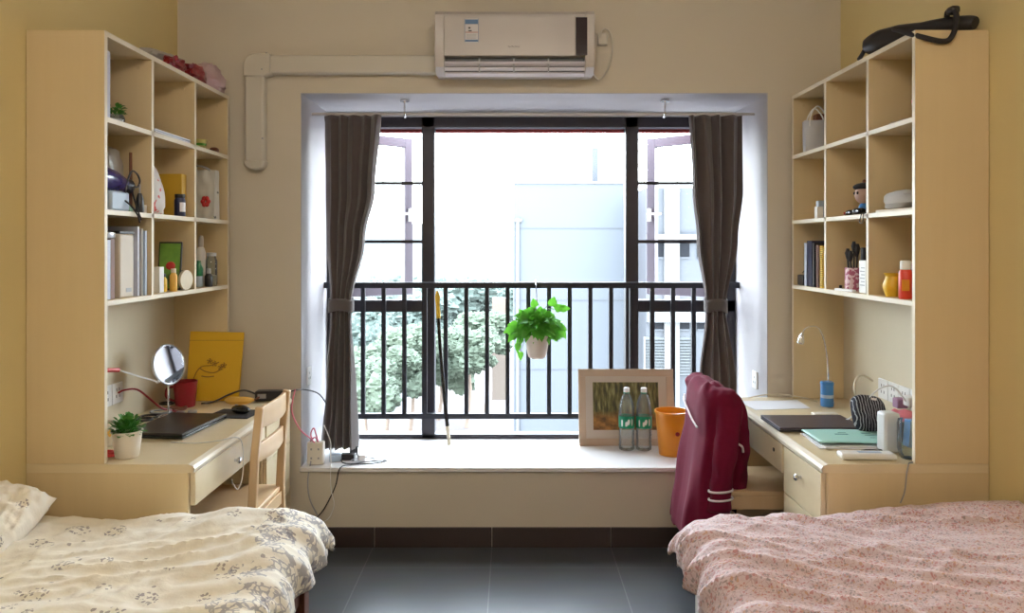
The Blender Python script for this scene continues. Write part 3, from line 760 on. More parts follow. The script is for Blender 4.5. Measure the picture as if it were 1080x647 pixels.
drape('duvet', 'pink duvet with tiny red flowers on the right bed', -1, XR-.035, .975, .078, .018, .50, 2.440, .085, .05, .600, 'duvr', 2, wrR, None)
# pillow in the far left corner
def pil(u, v):
    a = 2*u-1; b = 2*v-1
    e = (1-abs(a)**2.6)*(1-abs(b)**2.6); return a, b, max(0, e)**.45
m = MB(); m.M = rot((-1.585, 2.33, .655), R(4), R(20), R(14))
def pf(sg):
    def f(u, v):
        a, b, e = pil(u, v); return Vector((.105*a*(1+.05*nz(b*3,1,1)), .15*b, sg*(.070*e)*(1+.35*nz(a*2.5,b*2.5,sg))+.012*nz(a*6,b*6,2)*(1)))
    return f
m.grid(40, 40, pf(1), uvf=lambda u, v: (u*.35, v*.42)); m.grid(40, 40, pf(-1), uvf=lambda u, v: (u*.35, v*.42))
p = obj('pillow', m, 'duvl', weld=True); tag(p, 'cream floral pillow in the wall corner of the left bed', 'pillow')

# ------------------------------------------------------------------ small things: helpers
def single(name, mb, mats, lab, cat, group=None, **k): return tag(obj(name, mb, mats, **k), lab, cat, group)
def crumple(c, rx, ry, rz, seed, amp=.22, n=28, mm=18, p=.8, taper=0):
    c = Vector(c)
    def fn(d):
        return 1+amp*nz(d.x*1.8+seed, d.y*1.8, d.z*1.8)+amp*.5*nz(d.x*5+seed, d.y*5, d.z*5)
    m = MB(); m.ball((0,0,0), rx, ry, rz, n, mm, fn=fn, p=p)
    for i, v in enumerate(m.v):
        k = (v.z/rz+1)/2; v.x *= 1-taper*max(0,k); v.y *= 1-taper*max(0,k)
        v.z = max(v.z, -rz*.9); m.v[i] = v+c+Vector((0,0,.9*rz))
    return m
def leaf(m, base, d, L, W, heart=0, droop=.2, mi=0, up=Vector((0,0,1)), n=6):
    d = Vector(d).normalized(); sd = d.cross(up)
    if sd.length < 1e-3: sd = Vector((1,0,0))
    sd.normalize(); nn = sd.cross(d).normalized(); vs = []
    for i in range(n+1):
        t = i/n
        if heart: w = W*(sin(PI*min(1, (t*.92+.08))**.62))*(1 if t < 1 else 0)
        else: w = W*sin(PI*(t*.95+.025))**.8
        c = Vector(base)+d*(L*t)-Vector((0,0,1))*(droop*L*t*t)
        for k in (-1, 0, 1): vs.append(c+sd*(w*k*.5)+nn*(abs(k)*w*.12))
    fs = []
    for i in range(n):
        for k in (0, 1): fs.append((i*3+k, i*3+k+1, (i+1)*3+k+1, (i+1)*3+k))
    m.add(vs, fs, mi)
DZ = .752

# ------------------------------------------------------------------ hanging planter
hp = thing('hanging_plant', 'green trailing pothos in a ribbed pale pot hung from the window railing', 'plant', (.136, 4.20, .893))
c = Vector((.138, 4.195, 0))
prof = []
for k in range(13):
    z = .893+.112*k/12; r = .048+.020*(k/12)**.8; prof += [(r, z), (r+.0015, z+.003)]
prof = [(.0,.893),(.044,.893)]+prof+[(.074,1.008),(.074,1.016),(.066,1.016),(.064,.99),(0,.99)]
obj('pot', MB().lathe(prof, c, 32), 'potg', hp)
obj('saucer', MB().lathe([(0,.884),(.040,.884),(.043,.892),(.0,.892)], c, 24), 'potw', hp)
hk = Vector((.131, YR-.020, 1.302))
for q in (0, 2.1, 4.2):
    obj('hanger_wire', MB().tube([c+Vector((.070*cos(q),.070*sin(q),1.012)), c+Vector((0,.0,1.20))], .0016, 5), 'grey', hp)
obj('hook', MB().tube([c+Vector((0,0,1.20)), c+Vector((-.004,.02,1.27)), (hk.x,hk.y-.004,1.305),(hk.x,YR,1.312),(hk.x,YR+.020,1.306),(hk.x,YR+.022,1.28)], .0022, 6, smooth=4), 'chrome', hp)
m = MB(); rnd = random.Random(11)
stems = MB()
for i in range(330):
    while 1:
        o_ = Vector((rnd.uniform(-1,1), rnd.uniform(-1,1), rnd.uniform(-1,1)))
        if .35 < o_.length < 1 and (o_.z > -.45 or abs(o_.x) > .6): break
    base = c+Vector((o_.x*.118, o_.y*.072, 1.058+o_.z*.085))
    d = Vector((o_.x+rnd.uniform(-.5,.5), o_.y*.6+rnd.uniform(-.3,.3), o_.z*.7+rnd.uniform(-.5,.6))); L = rnd.uniform(.034,.060)
    leaf(m, base, d, L, L*.78, 1, rnd.uniform(.1,.6), up=Vector((rnd.uniform(-.5,.5), -.9, rnd.uniform(.1,1.2))))
for (px, py, dx, dz, L) in ((583,318,.2,.9,.07),(590,324,.8,.5,.065),(596,325,.9,.2,.06),(563,318,-.2,1,.06),(536,348,-.9,-.3,.06),(540,355,-.6,-.6,.06),(546,368,-.1,-1,.05),(592,345,.7,-.2,.06),(594,352,.5,-.7,.055),(549,377,0,-1,.045),(541,342,-.8,.1,.06)):
    p0 = P(px, py, 4.17); p0 = Vector((p0.x-dx*.03, p0.y, p0.z-dz*.03))
    leaf(m, p0, (dx, -.25, dz), L, L*.75, 1, .15, up=Vector((0,-1,.3)))
    stems.tube([c+Vector((0,0,1.01)), (c+Vector((0,0,1.08))+p0)/2+Vector((0,0,.03)), p0], .0016, 5, smooth=4)
obj('foliage', m, 'green', hp, smooth=True); obj('stems', stems, 'dgreen', hp)

# slim pole leaning on the railing
a, b_ = P(474, 462, 4.20), P(461, 307, 4.262)
a.z = BZ0+.004
t = thing('slim_pole', 'slim dark pole with yellow tips leaning on the window railing', 'pole', (a.x, a.y, BZ0))
def lp(k): return a+(b_-a)*k+Vector((-.008*sin(PI*k),0,0))
obj('shaft', MB().tube([lp(.12+.7*i/8) for i in range(9)], .0105, 10), 'glossb', t)
obj('upper_grip', MB().tube([lp(.82), lp(.86), lp(.9), lp(.96), lp(1)], [.0125,.0125,.011,.015,.006], 10), 'yellow', t)
obj('lower_tip', MB().tube([lp(0), lp(.03), lp(.12)], [.013,.010,.0105], 10), 'cream', t)

# ------------------------------------------------------------------ sill: picture, bottles, bin
fp = thing('framed_picture', 'framed autumn forest print leaning on the railing behind the water bottles', 'picture', (.635, 4.205, BZ0))
FM = rot((.635, 4.190, BZ0+.001), 0, R(-9))
W_, H_, fb = .265, .418, .040
m = MB(); m.M = FM
m.box(-W_,W_,0,.020,0,fb); m.box(-W_,W_,0,.020,H_-fb,H_); m.box(-W_,-W_+fb,0,.020,fb,H_-fb); m.box(W_-fb,W_,0,.020,fb,H_-fb)
obj('frame', m, mat('pale_frame_wood', (.50,.37,.27), .5, (.44,.32,.23), 12), fp, bevel=.002)
m = MB(); m.M = FM; m.box(-W_+fb, W_-fb, .006, .012, fb, H_-fb); obj('mat_board', m, mat('warm_mat_board', (.52,.44,.37), .7), fp)
m = MB(); m.M = FM; x0, x1, z0, z1 = -.185, .180, .085, .345
m.add([(x0,.0055,z0),(x1,.0055,z0),(x1,.0055,z1),(x0,.0055,z1)], [(0,1,2,3)], 0, [(0,0),(1,0),(1,1),(0,1)]); obj('print', m, 'forest', fp, smooth=False)
m = MB(); m.M = FM; m.box(-W_+.01, W_-.01, .0125, .019, .01, H_-.01); obj('backing', m, 'brown', fp)

def bottle(lab, loc):
    t = thing('water_bottle', lab, 'bottle', loc, 'clear water bottles on the sill')
    x, y, z = loc; L = Vector(loc)
    pr = [(0,.008),(.020,.002),(.034,0),(.041,.006),(.0425,.02)]
    for k in range(5): pr += [(.0425,.03+k*.018),(.0400,.039+k*.018)]
    pr += [(.0425,.125),(.0425,.19),(.0415,.20),(.041,.225),(.036,.258),(.026,.287),(.0155,.303),(.0145,.312),(.0145,.318)]
    obj('body', MB().lathe(pr, L, 28, close=True), 'water', t)
    obj('label_wrap', MB().lathe([(.0432,.122),(.0432,.186)], L, 28, close=True), 'label', t)
    m = MB()
    for (q0, z0, w, h) in ((-1.62,.150,.5,.010),(-1.45,.160,.30,.012),(-1.75,.140,.25,.007),(-1.0,.155,.2,.02),(-2.3,.150,.2,.02)):
        m.grid(6, 2, lambda u, v: L+Vector((.0437*cos(q0+(u-.5)*w), .0437*sin(q0+(u-.5)*w), z0+h*(v-.5)*2*cos((u-.5)*2))))
    obj('label_mark', m, 'white', t)
    obj('cap', MB().lathe([(.0165,.312),(.0165,.333),(.014,.336),(0,.336)], L, 20), 'white', t)
    obj('neck_ring', MB().lathe([(.0175,.306),(.0175,.311),(.0150,.311)], L, 20), 'label', t)
    return t
b1 = bottle('clear water bottle with green label, the left one before the framed picture', (.620, 4.12, BZ0))
b2 = bottle('clear water bottle with green label, the one beside the orange bin', (.712, 4.115, BZ0))
t = thing('waste_bin', 'orange plastic bin on the sill, partly behind the maroon jacket', 'bin', (.846, 4.03, BZ0))
obj('bucket', MB().lathe([(0,0),(.066,0),(.068,.006),(.086,.220),(.091,.222),(.091,.232),(.084,.232),(.064,.012),(0,.010)], (.846,4.03,BZ0), 36), 'orange', t)
m = MB(); m.M = rot((.846+.012, 4.03-.082, BZ0+.125), 0, R(92)); m.lathe([(.011,0),(.011,.004),(.0,.005)], n=16); obj('handle_knob', m, 'dred', t)

# ------------------------------------------------------------------ left desk
# potted plant
g = PZ(134, 482, DZ); t = thing('potted_plant', 'small bushy green plant in a white pot at the front of the left desk', 'plant', g)
obj('pot', MB().lathe([(0,0),(.037,0),(.039,.003),(.050,.088),(.053,.089),(.053,.094),(.047,.094),(.046,.080),(0,.080)], g, 28), 'potw', t)
obj('soil', MB().lathe([(.0455,.081),(0,.083)], g, 20), 'soil', t)
m = MB(); rnd = random.Random(5)
for i in range(330):
    q = rnd.uniform(0, 2*PI); th = rnd.uniform(0, 1.75); r = rnd.uniform(.015,.050)
    b0 = g+Vector((r*sin(th)*cos(q)*1.05, r*sin(th)*sin(q)*1.05, .088+.064*cos(th)*r/.058))
    leaf(m, b0, (cos(q)*sin(th)+rnd.uniform(-.4,.4), sin(q)*sin(th)+rnd.uniform(-.4,.4), cos(th)+.1), rnd.uniform(.016,.024), .014, 0, .15)
obj('foliage', m, 'dgreen', t)
m = MB(); rnd = random.Random(8)
for i in range(14):
    q = i*2.4; m.tube([g+Vector((.01*cos(q),.01*sin(q),.08)), g+Vector((.04*cos(q),.04*sin(q),.125))], .0015, 5)
obj('stems', m, 'dgreen', t)

def laptop(lab, c, wx, wy, rz, mt, lid, th=.019):
    t = thing('laptop', lab, 'laptop', c)
    m = MB(); m.M = rot(c, rz); m.box(-wx/2,wx/2,-wy/2,wy/2,.002,th*.52); obj('base', m, mt, t, bevel=.002)
    m = MB(); m.M = rot(c, rz); m.box(-wx/2,wx/2,-wy/2,wy/2,th*.56,th); obj('lid', m, lid, t, bevel=.002)
    m = MB(); m.M = rot(c, rz)
    for a in (-1,1):
        for b in (-1,1): m.lathe([(.006,0),(.006,.002)], (a*(wx/2-.02), b*(wy/2-.02), 0), 10)
    obj('feet', m, 'black', t)
laptop('closed black laptop lying on the left desk behind the potted plant', (-1.375, 3.13, DZ), .245, .36, R(-6), 'glossb', 'lap1', .024)
laptop('closed purple-grey laptop lying on the right desk behind the teal folders', (1.248, 3.175, DZ), .345, .235, R(0), 'black', 'lap2', .019)

# mirror
t = thing('vanity_mirror', 'round tilting mirror on a thin stand on the left desk', 'mirror', (-1.510, 3.345, DZ))
c = Vector((-1.510, 3.345, DZ))
obj('stand_base', MB().lathe([(0,0),(.050,0),(.052,.004),(.046,.009),(0,.012)], c, 28), 'chrome', t)
obj('stand_stem', MB().tube([c+Vector((0,0,.010)), c+Vector((0,0,.150))], .004, 8), 'chrome', t)
MM = rot((-1.505, 3.335, .982), R(67), R(79), 0)
m = MB(); m.M = MM
m.lathe([(0,-.006),(.080,-.006),(.088,-.004),(.090,.003),(.087,.0075),(.083,.0055),(.080,.0045)], n=40, close=True); obj('rim', m, 'silver', t)
m = MB(); m.M = MM; m.lathe([(0,.005),(.082,.005),(.082,.004)], n=40, close=True); obj('mirror_glass', m, 'mirror', t, smooth=False)
obj('yoke', MB().tube([c+Vector((0,0,.150)), c+Vector((-.002,.012,.17)), c+Vector((0,.012,.23))], .004, 8), 'chrome', t)

# red mug
g = Vector((-1.525, 3.555, DZ)); t = thing('mug', 'dark red mug in front of the yellow paper bag', 'mug', g)
obj('cup', MB().lathe([(0,0),(.040,0),(.044,.004),(.054,.118),(.051,.120),(.041,.010),(0,.008)], g, 30), 'dred', t)
obj('handle', MB().tube([g+Vector((-.048,-.01,.095)), g+Vector((-.080,-.012,.085)), g+Vector((-.082,-.012,.045)), g+Vector((-.043,-.01,.025))], .006, 8, smooth=5), 'dred', t)
# pens in mug none; yellow bag
t = thing('paper_bag', 'flat yellow paper bag with a brown flower drawing leaning at the desk end', 'bag', (-1.445, 3.71, DZ))
FMb = rot((-1.445, 3.675, DZ+.001), 0, R(-8))
m = MB(); m.M = FMb
m.add([(-.132,0,0),(.118,0,0),(.118,.03,0),(-.132,.03,0),(-.130,.004,.335),(.135,.004,.330),(.135,.010,.330),(-.130,.010,.335)], [(3,2,1,0),(4,5,6,7),(0,1,5,4),(1,2,6,5),(2,3,7,6),(3,0,4,7)])
obj('bag', m, 'ybag', t, bevel=.003)
m = MB(); m.M = FMb
def br(pts, r=.0022): m.tube([(a, -.0015+.004*b/.33, b) for a, b in pts], r, 6, smooth=5)
br([(-.10,.10),(-.085,.14),(-.06,.165),(-.02,.17),(.02,.185)]); br([(-.07,.155),(-.04,.14),(0,.135),(.03,.15)]); br([(-.06,.118),(-.03,.115),(.0,.118)], .003)
for a, b in ((-.025,.19),(.0,.178),(.03,.16),(.045,.17)):
    for k in range(5): q = k*2*PI/5; br([(a,b),(a+.010*cos(q),b+.010*sin(q)),(a+.013*cos(q+.5),b+.013*sin(q+.5))], .002)
obj('drawing', m, 'brownl', t)
m = MB(); m.M = FMb; m.box(-.13,.134,.0015,.003,.290,.292); obj('fold_line', m, 'brownl', t)

# mouse, pad
m = MB(); m.M = rot((-1.235, 3.395, DZ), R(-8)); m.box(-.10,.10,-.085,.085,0,.003); single('mouse_pad', m, 'blackm', 'black mouse pad under the mouse on the left desk', 'mouse pad', bevel=.001)
t = thing('computer_mouse', 'black computer mouse on the left desk', 'mouse', (-1.215, 3.41, DZ+.003))
m = MB(); m.M = rot((-1.215, 3.41, DZ+.0035), R(60)); m.ball((0,0,.013), .030,.052,.020, 20, 12, fn=lambda d: 1 if d.z > -.3 else .97)
for i, v in enumerate(m.v): v.z = max(v.z, DZ+.0032)
obj('shell', m, 'glossb', t); m = MB(); m.M = rot((-1.215,3.41,DZ+.0035), R(60)); m.box(-.003,.003,.015,.035,.026,.033); obj('scroll_wheel', m, 'grey', t, bevel=.001)
# banana
def banana():
    pts = [Vector((-1.355+.135*k/10, 3.60+.012*sin(PI*k/10), DZ+.021+.0*k)) for k in range(11)]
    for k, p in enumerate(pts): p.y -= .030*(1-(2*k/10-1)**2)
    t = thing('banana', 'yellow banana lying beside the black power adapter on the left desk', 'banana', (-1.29,3.59,DZ))
    obj('fruit', MB().tube(pts, [.006,.014,.018,.0195,.020,.020,.0195,.019,.017,.012,.006], 8), 'banana', t)
    obj('stem', MB().tube([pts[-1], pts[-1]+Vector((.012,.006,.006)), pts[-1]+Vector((.022,.012,.012))], .0045, 6), 'brown', t)
banana()
t = thing('power_adapter', 'black power adapter brick at the far end of the left desk', 'adapter', (-1.17,3.70,DZ))
m = MB(); m.M = rot((-1.170, 3.70, DZ), R(5)); m.box(-.072,.072,-.030,.030,0,.048); br_ = obj('brick', m, 'black', t, bevel=.006)
m = MB(); m.M = rot((-1.170, 3.70, DZ), R(5)); m.box(-.058,-.018,-.0308,-.030,.014,.036); obj('sticker', m, 'grey', br_)
obj('cable', MB().tube([(-1.24,3.70,DZ+.028),(-1.30,3.69,DZ+.050),(-1.36,3.66,DZ+.035),(-1.42,3.62,DZ+.008),(-1.47,3.60,DZ+.005)], .0045, 6, smooth=5), 'black', t)
obj('cable', MB().tube([(-1.10,3.70,DZ+.028),(-1.06,3.72,DZ+.045),(-1.02,3.80,DZ+.03),(-.99,3.93,DZ-.02),(-.96,4.02,DZ-.12)], .0035, 6, smooth=5), 'black', t)

# clip lamp
t = thing('desk_lamp', 'slim stick lamp with a red sleeve reaching from the left socket strip', 'lamp', (-1.655, 3.0, .93))
obj('socket_plug', B(-1.664,-1.635,2.93,2.97,.955,.995), 'white', t, bevel=.003)
obj('red_sleeve', MB().tube([(-1.64,2.95,.985),(-1.60,2.90,1.02),(-1.575,2.93,1.022),(-1.55,3.00,1.012)], .0085, 8, smooth=5), 'red', t)
obj('light_rod', MB().tube([(-1.55,3.00,1.012),(-1.515,3.25,.921)], .0035, 6), 'white', t)
obj('tip', MB().ball((-1.514,3.255,.920),.008,.008,.008), 'white', t)

# socket strips on the back boards
def strip(lab, x, s, ys, z):
    t = thing('socket_strip', lab, 'socket', (x, sum(ys)/len(ys), z))
    for y in ys:
        p = obj('socket_plate', B(x, x+s*.010, y-.043, y+.043, z-.043, z+.043), 'white', t, bevel=.003)
        m = MB()
        for dy, dz in ((-.012,-.012),(.012,-.012),(-.010,.016),(.010,.016)): m.box(x+s*.0095, x+s*.0108, y+dy-.002, y+dy+.002, z+dz-.006, z+dz+.006)
        obj('socket_hole', m, 'black', p)
strip('row of white wall sockets above the left desk', XL+.009, 1, (2.83,2.92,3.01,3.10,3.19), .885)
strip('row of white wall sockets above the right desk', XR-.009, -1, (2.97,3.06,3.15,3.24,3.33), .875)
single('red_cable', MB().tube([(-1.650,3.19,.885),(-1.63,3.20,.895),(-1.60,3.25,.888),(-1.565,3.30,.835),(-1.545,3.36,.785),(-1.50,3.42,DZ+.005)], .0042, 6, smooth=5), 'dred', 'thin red cable looping from the left sockets to the desk', 'cable')
# cream mug with print
g = PZ(112, 470, DZ); g.x = -1.535; t = thing('mug', 'cream mug with a brown print beside the near side of the left shelf unit', 'mug', g)
obj('cup', MB().lathe([(0,0),(.036,0),(.040,.004),(.042,.085),(.039,.086),(.037,.008),(0,.006)], g, 28), 'cream', t)
m = MB()
for q0, z0 in ((-.9,.055),(-.55,.05),(-1.2,.045)):
    m.grid(8, 6, lambda u, v: g+Vector(((.0425)*cos(q0+(u-.5)*.42*sin(PI*v)), .0425*sin(q0+(u-.5)*.42*sin(PI*v)), z0+.030*(v-.5))))
obj('print', m, 'banana', t)
# scissors
t = thing('scissors', 'red-handled scissors lying in front of the potted plant', 'scissors', (-1.43, 2.70, DZ))
for sg in (-1, 1):
    pts = [Vector((-1.455+.024*cos(q)+.0, 2.715+sg*.024+.016*sin(q), DZ+.0065)) for q in [2*PI*k/16 for k in range(17)]]
    obj('handle_loop', MB().tube([p for p in pts], .0055, 8), 'red', t)
m = MB().prism([(-1.478,2.70),(-1.478,2.73),(-1.60,2.722),(-1.60,2.716)], DZ+.003, DZ+.006); obj('blades', m, 'chrome', t)
obj('handle_arm', MB().tube([(-1.432,2.69,DZ+.0065),(-1.405,2.70,DZ+.0065)], .0055, 8), 'red', t)
# black jewellery / coiled cable
rings = []
def ring(c, r, rr, mt, lab, name='bracelet', grp='dark bracelets piled by the mirror stand', tilt=0, cat='bracelet'):
    m = MB(); m.M = rot(c, 0, tilt); m.tube([(r*cos(q), r*.85*sin(q), rr) for q in [2*PI*k/28 for k in range(29)]], rr, 6)
    return single(name, m, mt, lab, cat, grp)
for i, (px, py, r) in enumerate(((158,441,.040),(170,437,.045),(152,447,.034),(176,431,.030))):
    g = PZ(px, py, DZ); ring(g+Vector((0,0,.001+.006*i)), r, .0048, ('black','grey','black','black')[i], ('dark bracelet ring lying between mirror stand and laptop corner, beside the sockets','grey bracelet ring lying at the foot of the mirror stand','smallest-looking dark bracelet ring next to the potted plant leaves','dark bracelet ring lying behind the mirror stand')[i])
for i, (px, py) in enumerate(((190,437.5),(203,436))):
    g = PZ(px, py, DZ); single('small_tin', MB().lathe([(0,0),(.019,0),(.020,.003),(.020,.011),(.016,.014),(0,.014)], g, 20), 'silver', ('small round silver tin just right of the mirror stand','small round silver tin nearer the mouse pad')[i], 'tin', 'small silver tins on the left desk')
g = PZ(186,433,DZ); single('hair_band', MB().tube([(g.x+.035*cos(q), g.y+.022*sin(q)+.02, DZ+.006+.003*sin(3*q)) for q in [2*PI*k/28 for k in range(29)]], .006, 6), 'brown', 'brown hair band in front of the red mug', 'hair band')
# white cable over desk edge
single('white_cable', MB().tube([(-1.30,2.90,DZ+.003),(-1.20,2.88,DZ+.003),(-1.12,2.92,DZ+.003),(-1.09,2.96,DZ+.004),(-1.058,2.97,.745),(-1.052,2.98,.68),(-1.052,2.97,.60),(-1.055,2.93,.565),(-1.06,2.89,.60),(-1.055,2.87,.62)], .0022, 6, smooth=6), 'white', 'thin white cable hanging over the left desk edge in front of its drawer', 'cable')

# ------------------------------------------------------------------ cluster at the left of the sill
c = Vector((-.990, 3.845, BZ0))
t = thing('power_strip', 'cream multi-plug box standing at the left end of the sill', 'power strip', c)
obj('housing', B(c.x-.042,c.x+.042,c.y-.022,c.y+.022,BZ0,BZ0+.115), 'potw', t, bevel=.008)
m = MB()
for dz in (.03,.075):
    for dx in (-.018,.018): m.box(c.x+dx-.004,c.x+dx+.004,c.y-.0232,c.y-.0218,BZ0+dz,BZ0+dz+.010)
obj('socket_hole', m, 'grey', t)
obj('cord', MB().tube([(c.x-.02,c.y-.02,BZ0+.02),(-1.01,3.765,.34),(-1.0,3.765,.25),(-.965,3.77,.17),(-.94,3.775,.12),(-.965,3.775,.09),(-.985,3.77,.02)], .0035, 6, smooth=6), 'grey', t)
single('pink_cable', MB().tube([(-1.06,3.72,.80),(-1.07,3.70,.70),(-1.045,3.75,.60),(-1.0,3.78,.545),(-.985,3.80,.52)], .0035, 6, smooth=6), 'pink', 'pink cable hanging between the left chair and the sill', 'cable')
def adapter(lab, c, w, d, h, mt, rz=0, name='phone_charger', cat='charger', grp='small chargers on the left end of the sill'):
    m = MB(); m.M = rot(c, rz); m.box(-w/2,w/2,-d/2,d/2,0,h); return single(name, m, mt, lab, cat, grp, bevel=.004)
single('red_ribbon', MB().tube([(-1.0,3.83,BZ0+.115),(-1.012,3.83,BZ0+.155),(-.997,3.83,BZ0+.185),(-.985,3.83,BZ0+.15),(-.975,3.83,BZ0+.115),(-.99,3.825,BZ0+.14),(-1.015,3.83,BZ0+.118)], .0035, 6, smooth=5), 'pink', 'pink looped cord on top of the cream multi-plug box', 'cord')
adapter('grey charger block beside the cream multi-plug box', (-.905,3.90,BZ0), .06,.045,.035, 'lblue', .2)
adapter('black charger block under the left curtain', (-.845,3.93,BZ0), .075,.045,.030, 'black', -.1)
adapter('black round-cornered plug standing under the left curtain hem', (-.835,4.02,BZ0), .04,.035,.045, 'black', .5)
adapter('white charger cube in the cable tangle on the sill', (-.775,3.92,BZ0), .035,.035,.028, 'white', .4)
single('black_cable', MB().tube([(-.88,3.93,BZ0+.02),(-.86,3.86,BZ0+.004),(-.80,3.84,BZ0+.004),(-.72,3.88,BZ0+.004),(-.64,3.90,BZ0+.004),(-.70,3.84,BZ0+.004),(-.80,3.82,BZ0+.004),(-.85,3.765,BZ0+.003),(-.875,3.768,.31),(-.93,3.77,.20),(-.99,3.77,.12),(-1.005,3.77,.02)], .003, 6, smooth=6), 'black', 'black cable tangled on the sill and dropping to the floor', 'cable')
single('grey_cable', MB().tube([(-.80,3.93,BZ0+.02),(-.74,3.95,BZ0+.004),(-.70,3.90,BZ0+.004),(-.76,3.86,BZ0+.008),(-.82,3.88,BZ0+.008),(-.78,3.92,BZ0+.010),(-.68,3.93,BZ0+.006),(-.66,3.87,BZ0+.004)], .0025, 6, smooth=6), 'grey', 'grey cable coiled on the sill by the left curtain', 'cable')
single('white_cable', MB().tube([(-.955,3.87,BZ0+.19),(-.93,3.90,BZ0+.10),(-.92,3.86,BZ0+.05),(-.91,3.83,BZ0+.004),(-.90,3.775,BZ0-.0),(-.895,3.765,.30),(-.88,3.765,.22),(-.91,3.768,.15),(-.96,3.768,.13)], .0025, 6, smooth=6), 'white', 'white cable hanging in a loop below the left end of the sill', 'cable')

# ------------------------------------------------------------------ left shelves
XB = XL+.010; Z1, Z2, Z3 = ZS
# top
m = crumple((-1.525,3.33,ZT), .070,.19,.050, 3, .30, p=.9); single('plastic_bag', m, 'film', 'crumpled clear plastic bag behind the red packets on the left shelf unit', 'bag')
for i, (x, y, l, h) in enumerate(((-1.430,3.235,.075,.030),(-1.430,3.435,.080,.036))):
    m = crumple((x,y,ZT), .026,l,h, 31+i*7, .42, p=.7)
    single('snack_packet', m, 'redpack', ('dark red foil packet nearest the camera on top of the left shelf unit','dark red foil packet beside the whitish bag on top of the left shelf unit')[i], 'packet', 'red packets on the left shelf unit')
m = crumple((-1.455,3.64,ZT), .075,.115,.066, 12, .32, p=.8, taper=.3); single('plastic_bag', m, mat('dull_white_bag',(.58,.50,.50),.5,(.42,.20,.22),9), 'knotted whitish plastic bag at the far end on top of the left shelf unit', 'bag')
# row 1
m = B(XB+.01,-1.425,2.64,2.702,Z3,Z3+.243); single('carton', m, 'ppack', 'tall white and blue carton in the top near cubby of the left unit', 'carton', bevel=.002)
g = Vector((-1.49,2.855,Z3)); t = thing('potted_plant', 'tiny green plant in a glass pot in the top near cubby of the left unit', 'plant', g)
obj('glass_pot', MB().lathe([(0,0),(.024,0),(.034,.012),(.036,.030),(.030,.046),(.027,.047),(.033,.030),(.0,.006)], g, 24), 'clear', t)
obj('pebbles', MB().lathe([(0,.005),(.026,.005),(.031,.028),(0,.030)], g, 16), 'white', t)
m = MB(); rnd = random.Random(4)
for i in range(60):
    q = rnd.uniform(0,6.28); e = rnd.uniform(.1,1.2); leaf(m, g+Vector((.02*cos(q),.02*sin(q),.045+rnd.uniform(0,.03))), (cos(q),sin(q),e), .026,.014,0,.2)
obj('foliage', m, 'dgreen', t)
for i in range(4):
    m = MB(); m.M = rot((-1.505,3.165,Z3+.0045*i), R((-1,.8,-.5,.5)[i])); m.box(-.10,.098,-.165,.165,.0003,.0043)
    single('magazine', m, ('ppack','paperw','lblue','paperw')[i], ('bottommost of the thin magazines lying in the top middle cubby of the left unit','second from bottom of the thin magazines lying in the left top middle cubby','second from top of the thin magazines lying in the left top middle cubby','topmost of the thin magazines lying in the left top middle cubby')[i], 'magazine', 'magazines lying in the left unit')
g = Vector((-1.475,3.60,Z3)); t = thing('cup', 'small pale yellow cup in the top far cubby of the left unit', 'cup', g)
obj('bowl', MB().lathe([(0,0),(.022,0),(.024,.002),(.030,.050),(.035,.056),(.032,.056),(.026,.048),(.020,.006),(0,.005)], g, 24), mat('pale_yellow_cup',(.62,.58,.22),.4), t)
obj('print_band', MB().lathe([(.0248,.015),(.0292,.038)], g, 24, close=True), 'green', t)
m = MB(); m.M = rot((-1.415,3.62,Z3), .3); m.ball((0,0,.010), .020,.055,.011, 20, 10, p=.8); single('glasses_case', m, 'brown', 'dark brown glasses case in the top far cubby of the left unit', 'case')
# row 2 near
m = crumple((-1.545,2.87,Z2), .062,.075,.128, 5, .22, p=.7); single('plastic_bag', m, mat('grey_print_bag',(.42,.38,.34),.4,(.25,.24,.22),14), 'grey crumpled plastic bag behind the purple hair dryer', 'bag')
m = B(-1.52,-1.42,2.70,2.83,Z2,Z2+.072); single('storage_box', m, 'lblue', 'pale blue plastic box under the purple hair dryer', 'box', bevel=.008)
t = thing('hair_dryer', 'dark purple hair dryer with hanging black cord in the left unit', 'hair dryer', (-1.47,2.80,Z2+.075))
obj('barrel', MB().tube([(-1.455,2.655,Z2+.12),(-1.46,2.70,Z2+.118),(-1.465,2.78,Z2+.113),(-1.465,2.86,Z2+.105),(-1.465,2.875,Z2+.103)], [.030,.042,.040,.027,.022], 20), 'purple', t)
obj('nozzle', MB().tube([(-1.465,2.87,Z2+.103),(-1.465,2.90,Z2+.100)], [.022,.030], 16), 'black', t)
obj('handle', MB().tube([(-1.465,2.76,Z2+.095),(-1.452,2.79,Z2+.05),(-1.44,2.815,Z2+.016)], [.016,.014,.014], 10), 'black', t)
obj('cord', MB().tube([(-1.44,2.82,Z2+.016),(-1.42,2.80,Z2+.09),(-1.42,2.84,Z2+.150),(-1.43,2.90,Z2+.150),(-1.43,2.925,Z2+.125),(-1.43,2.91,Z2+.10),(-1.425,2.87,Z2+.095),(-1.41,2.83,Z2+.07),(-1.392,2.83,Z2+.01),(-1.385,2.845,Z2-.03)], .0035, 6, smooth=6), 'black', t)
obj('cord', MB().tube([(-1.45,2.78,Z2+.06),(-1.41,2.80,Z2+.03),(-1.385,2.815,Z2-.01),(-1.383,2.83,Z2-.04)], .0035, 6, smooth=6), 'black', t)
single('wooden_stick', MB().tube([(-1.47,2.935,Z2+.003),(-1.475,2.945,Z2+.235)], .006, 8), 'brown', 'thin brown stick leaning on the divider beside the hair dryer', 'stick')
t = thing('plug_adapter', 'black plug with grey prong standing beside the brown stick', 'plug', (-1.425,2.915,Z2))
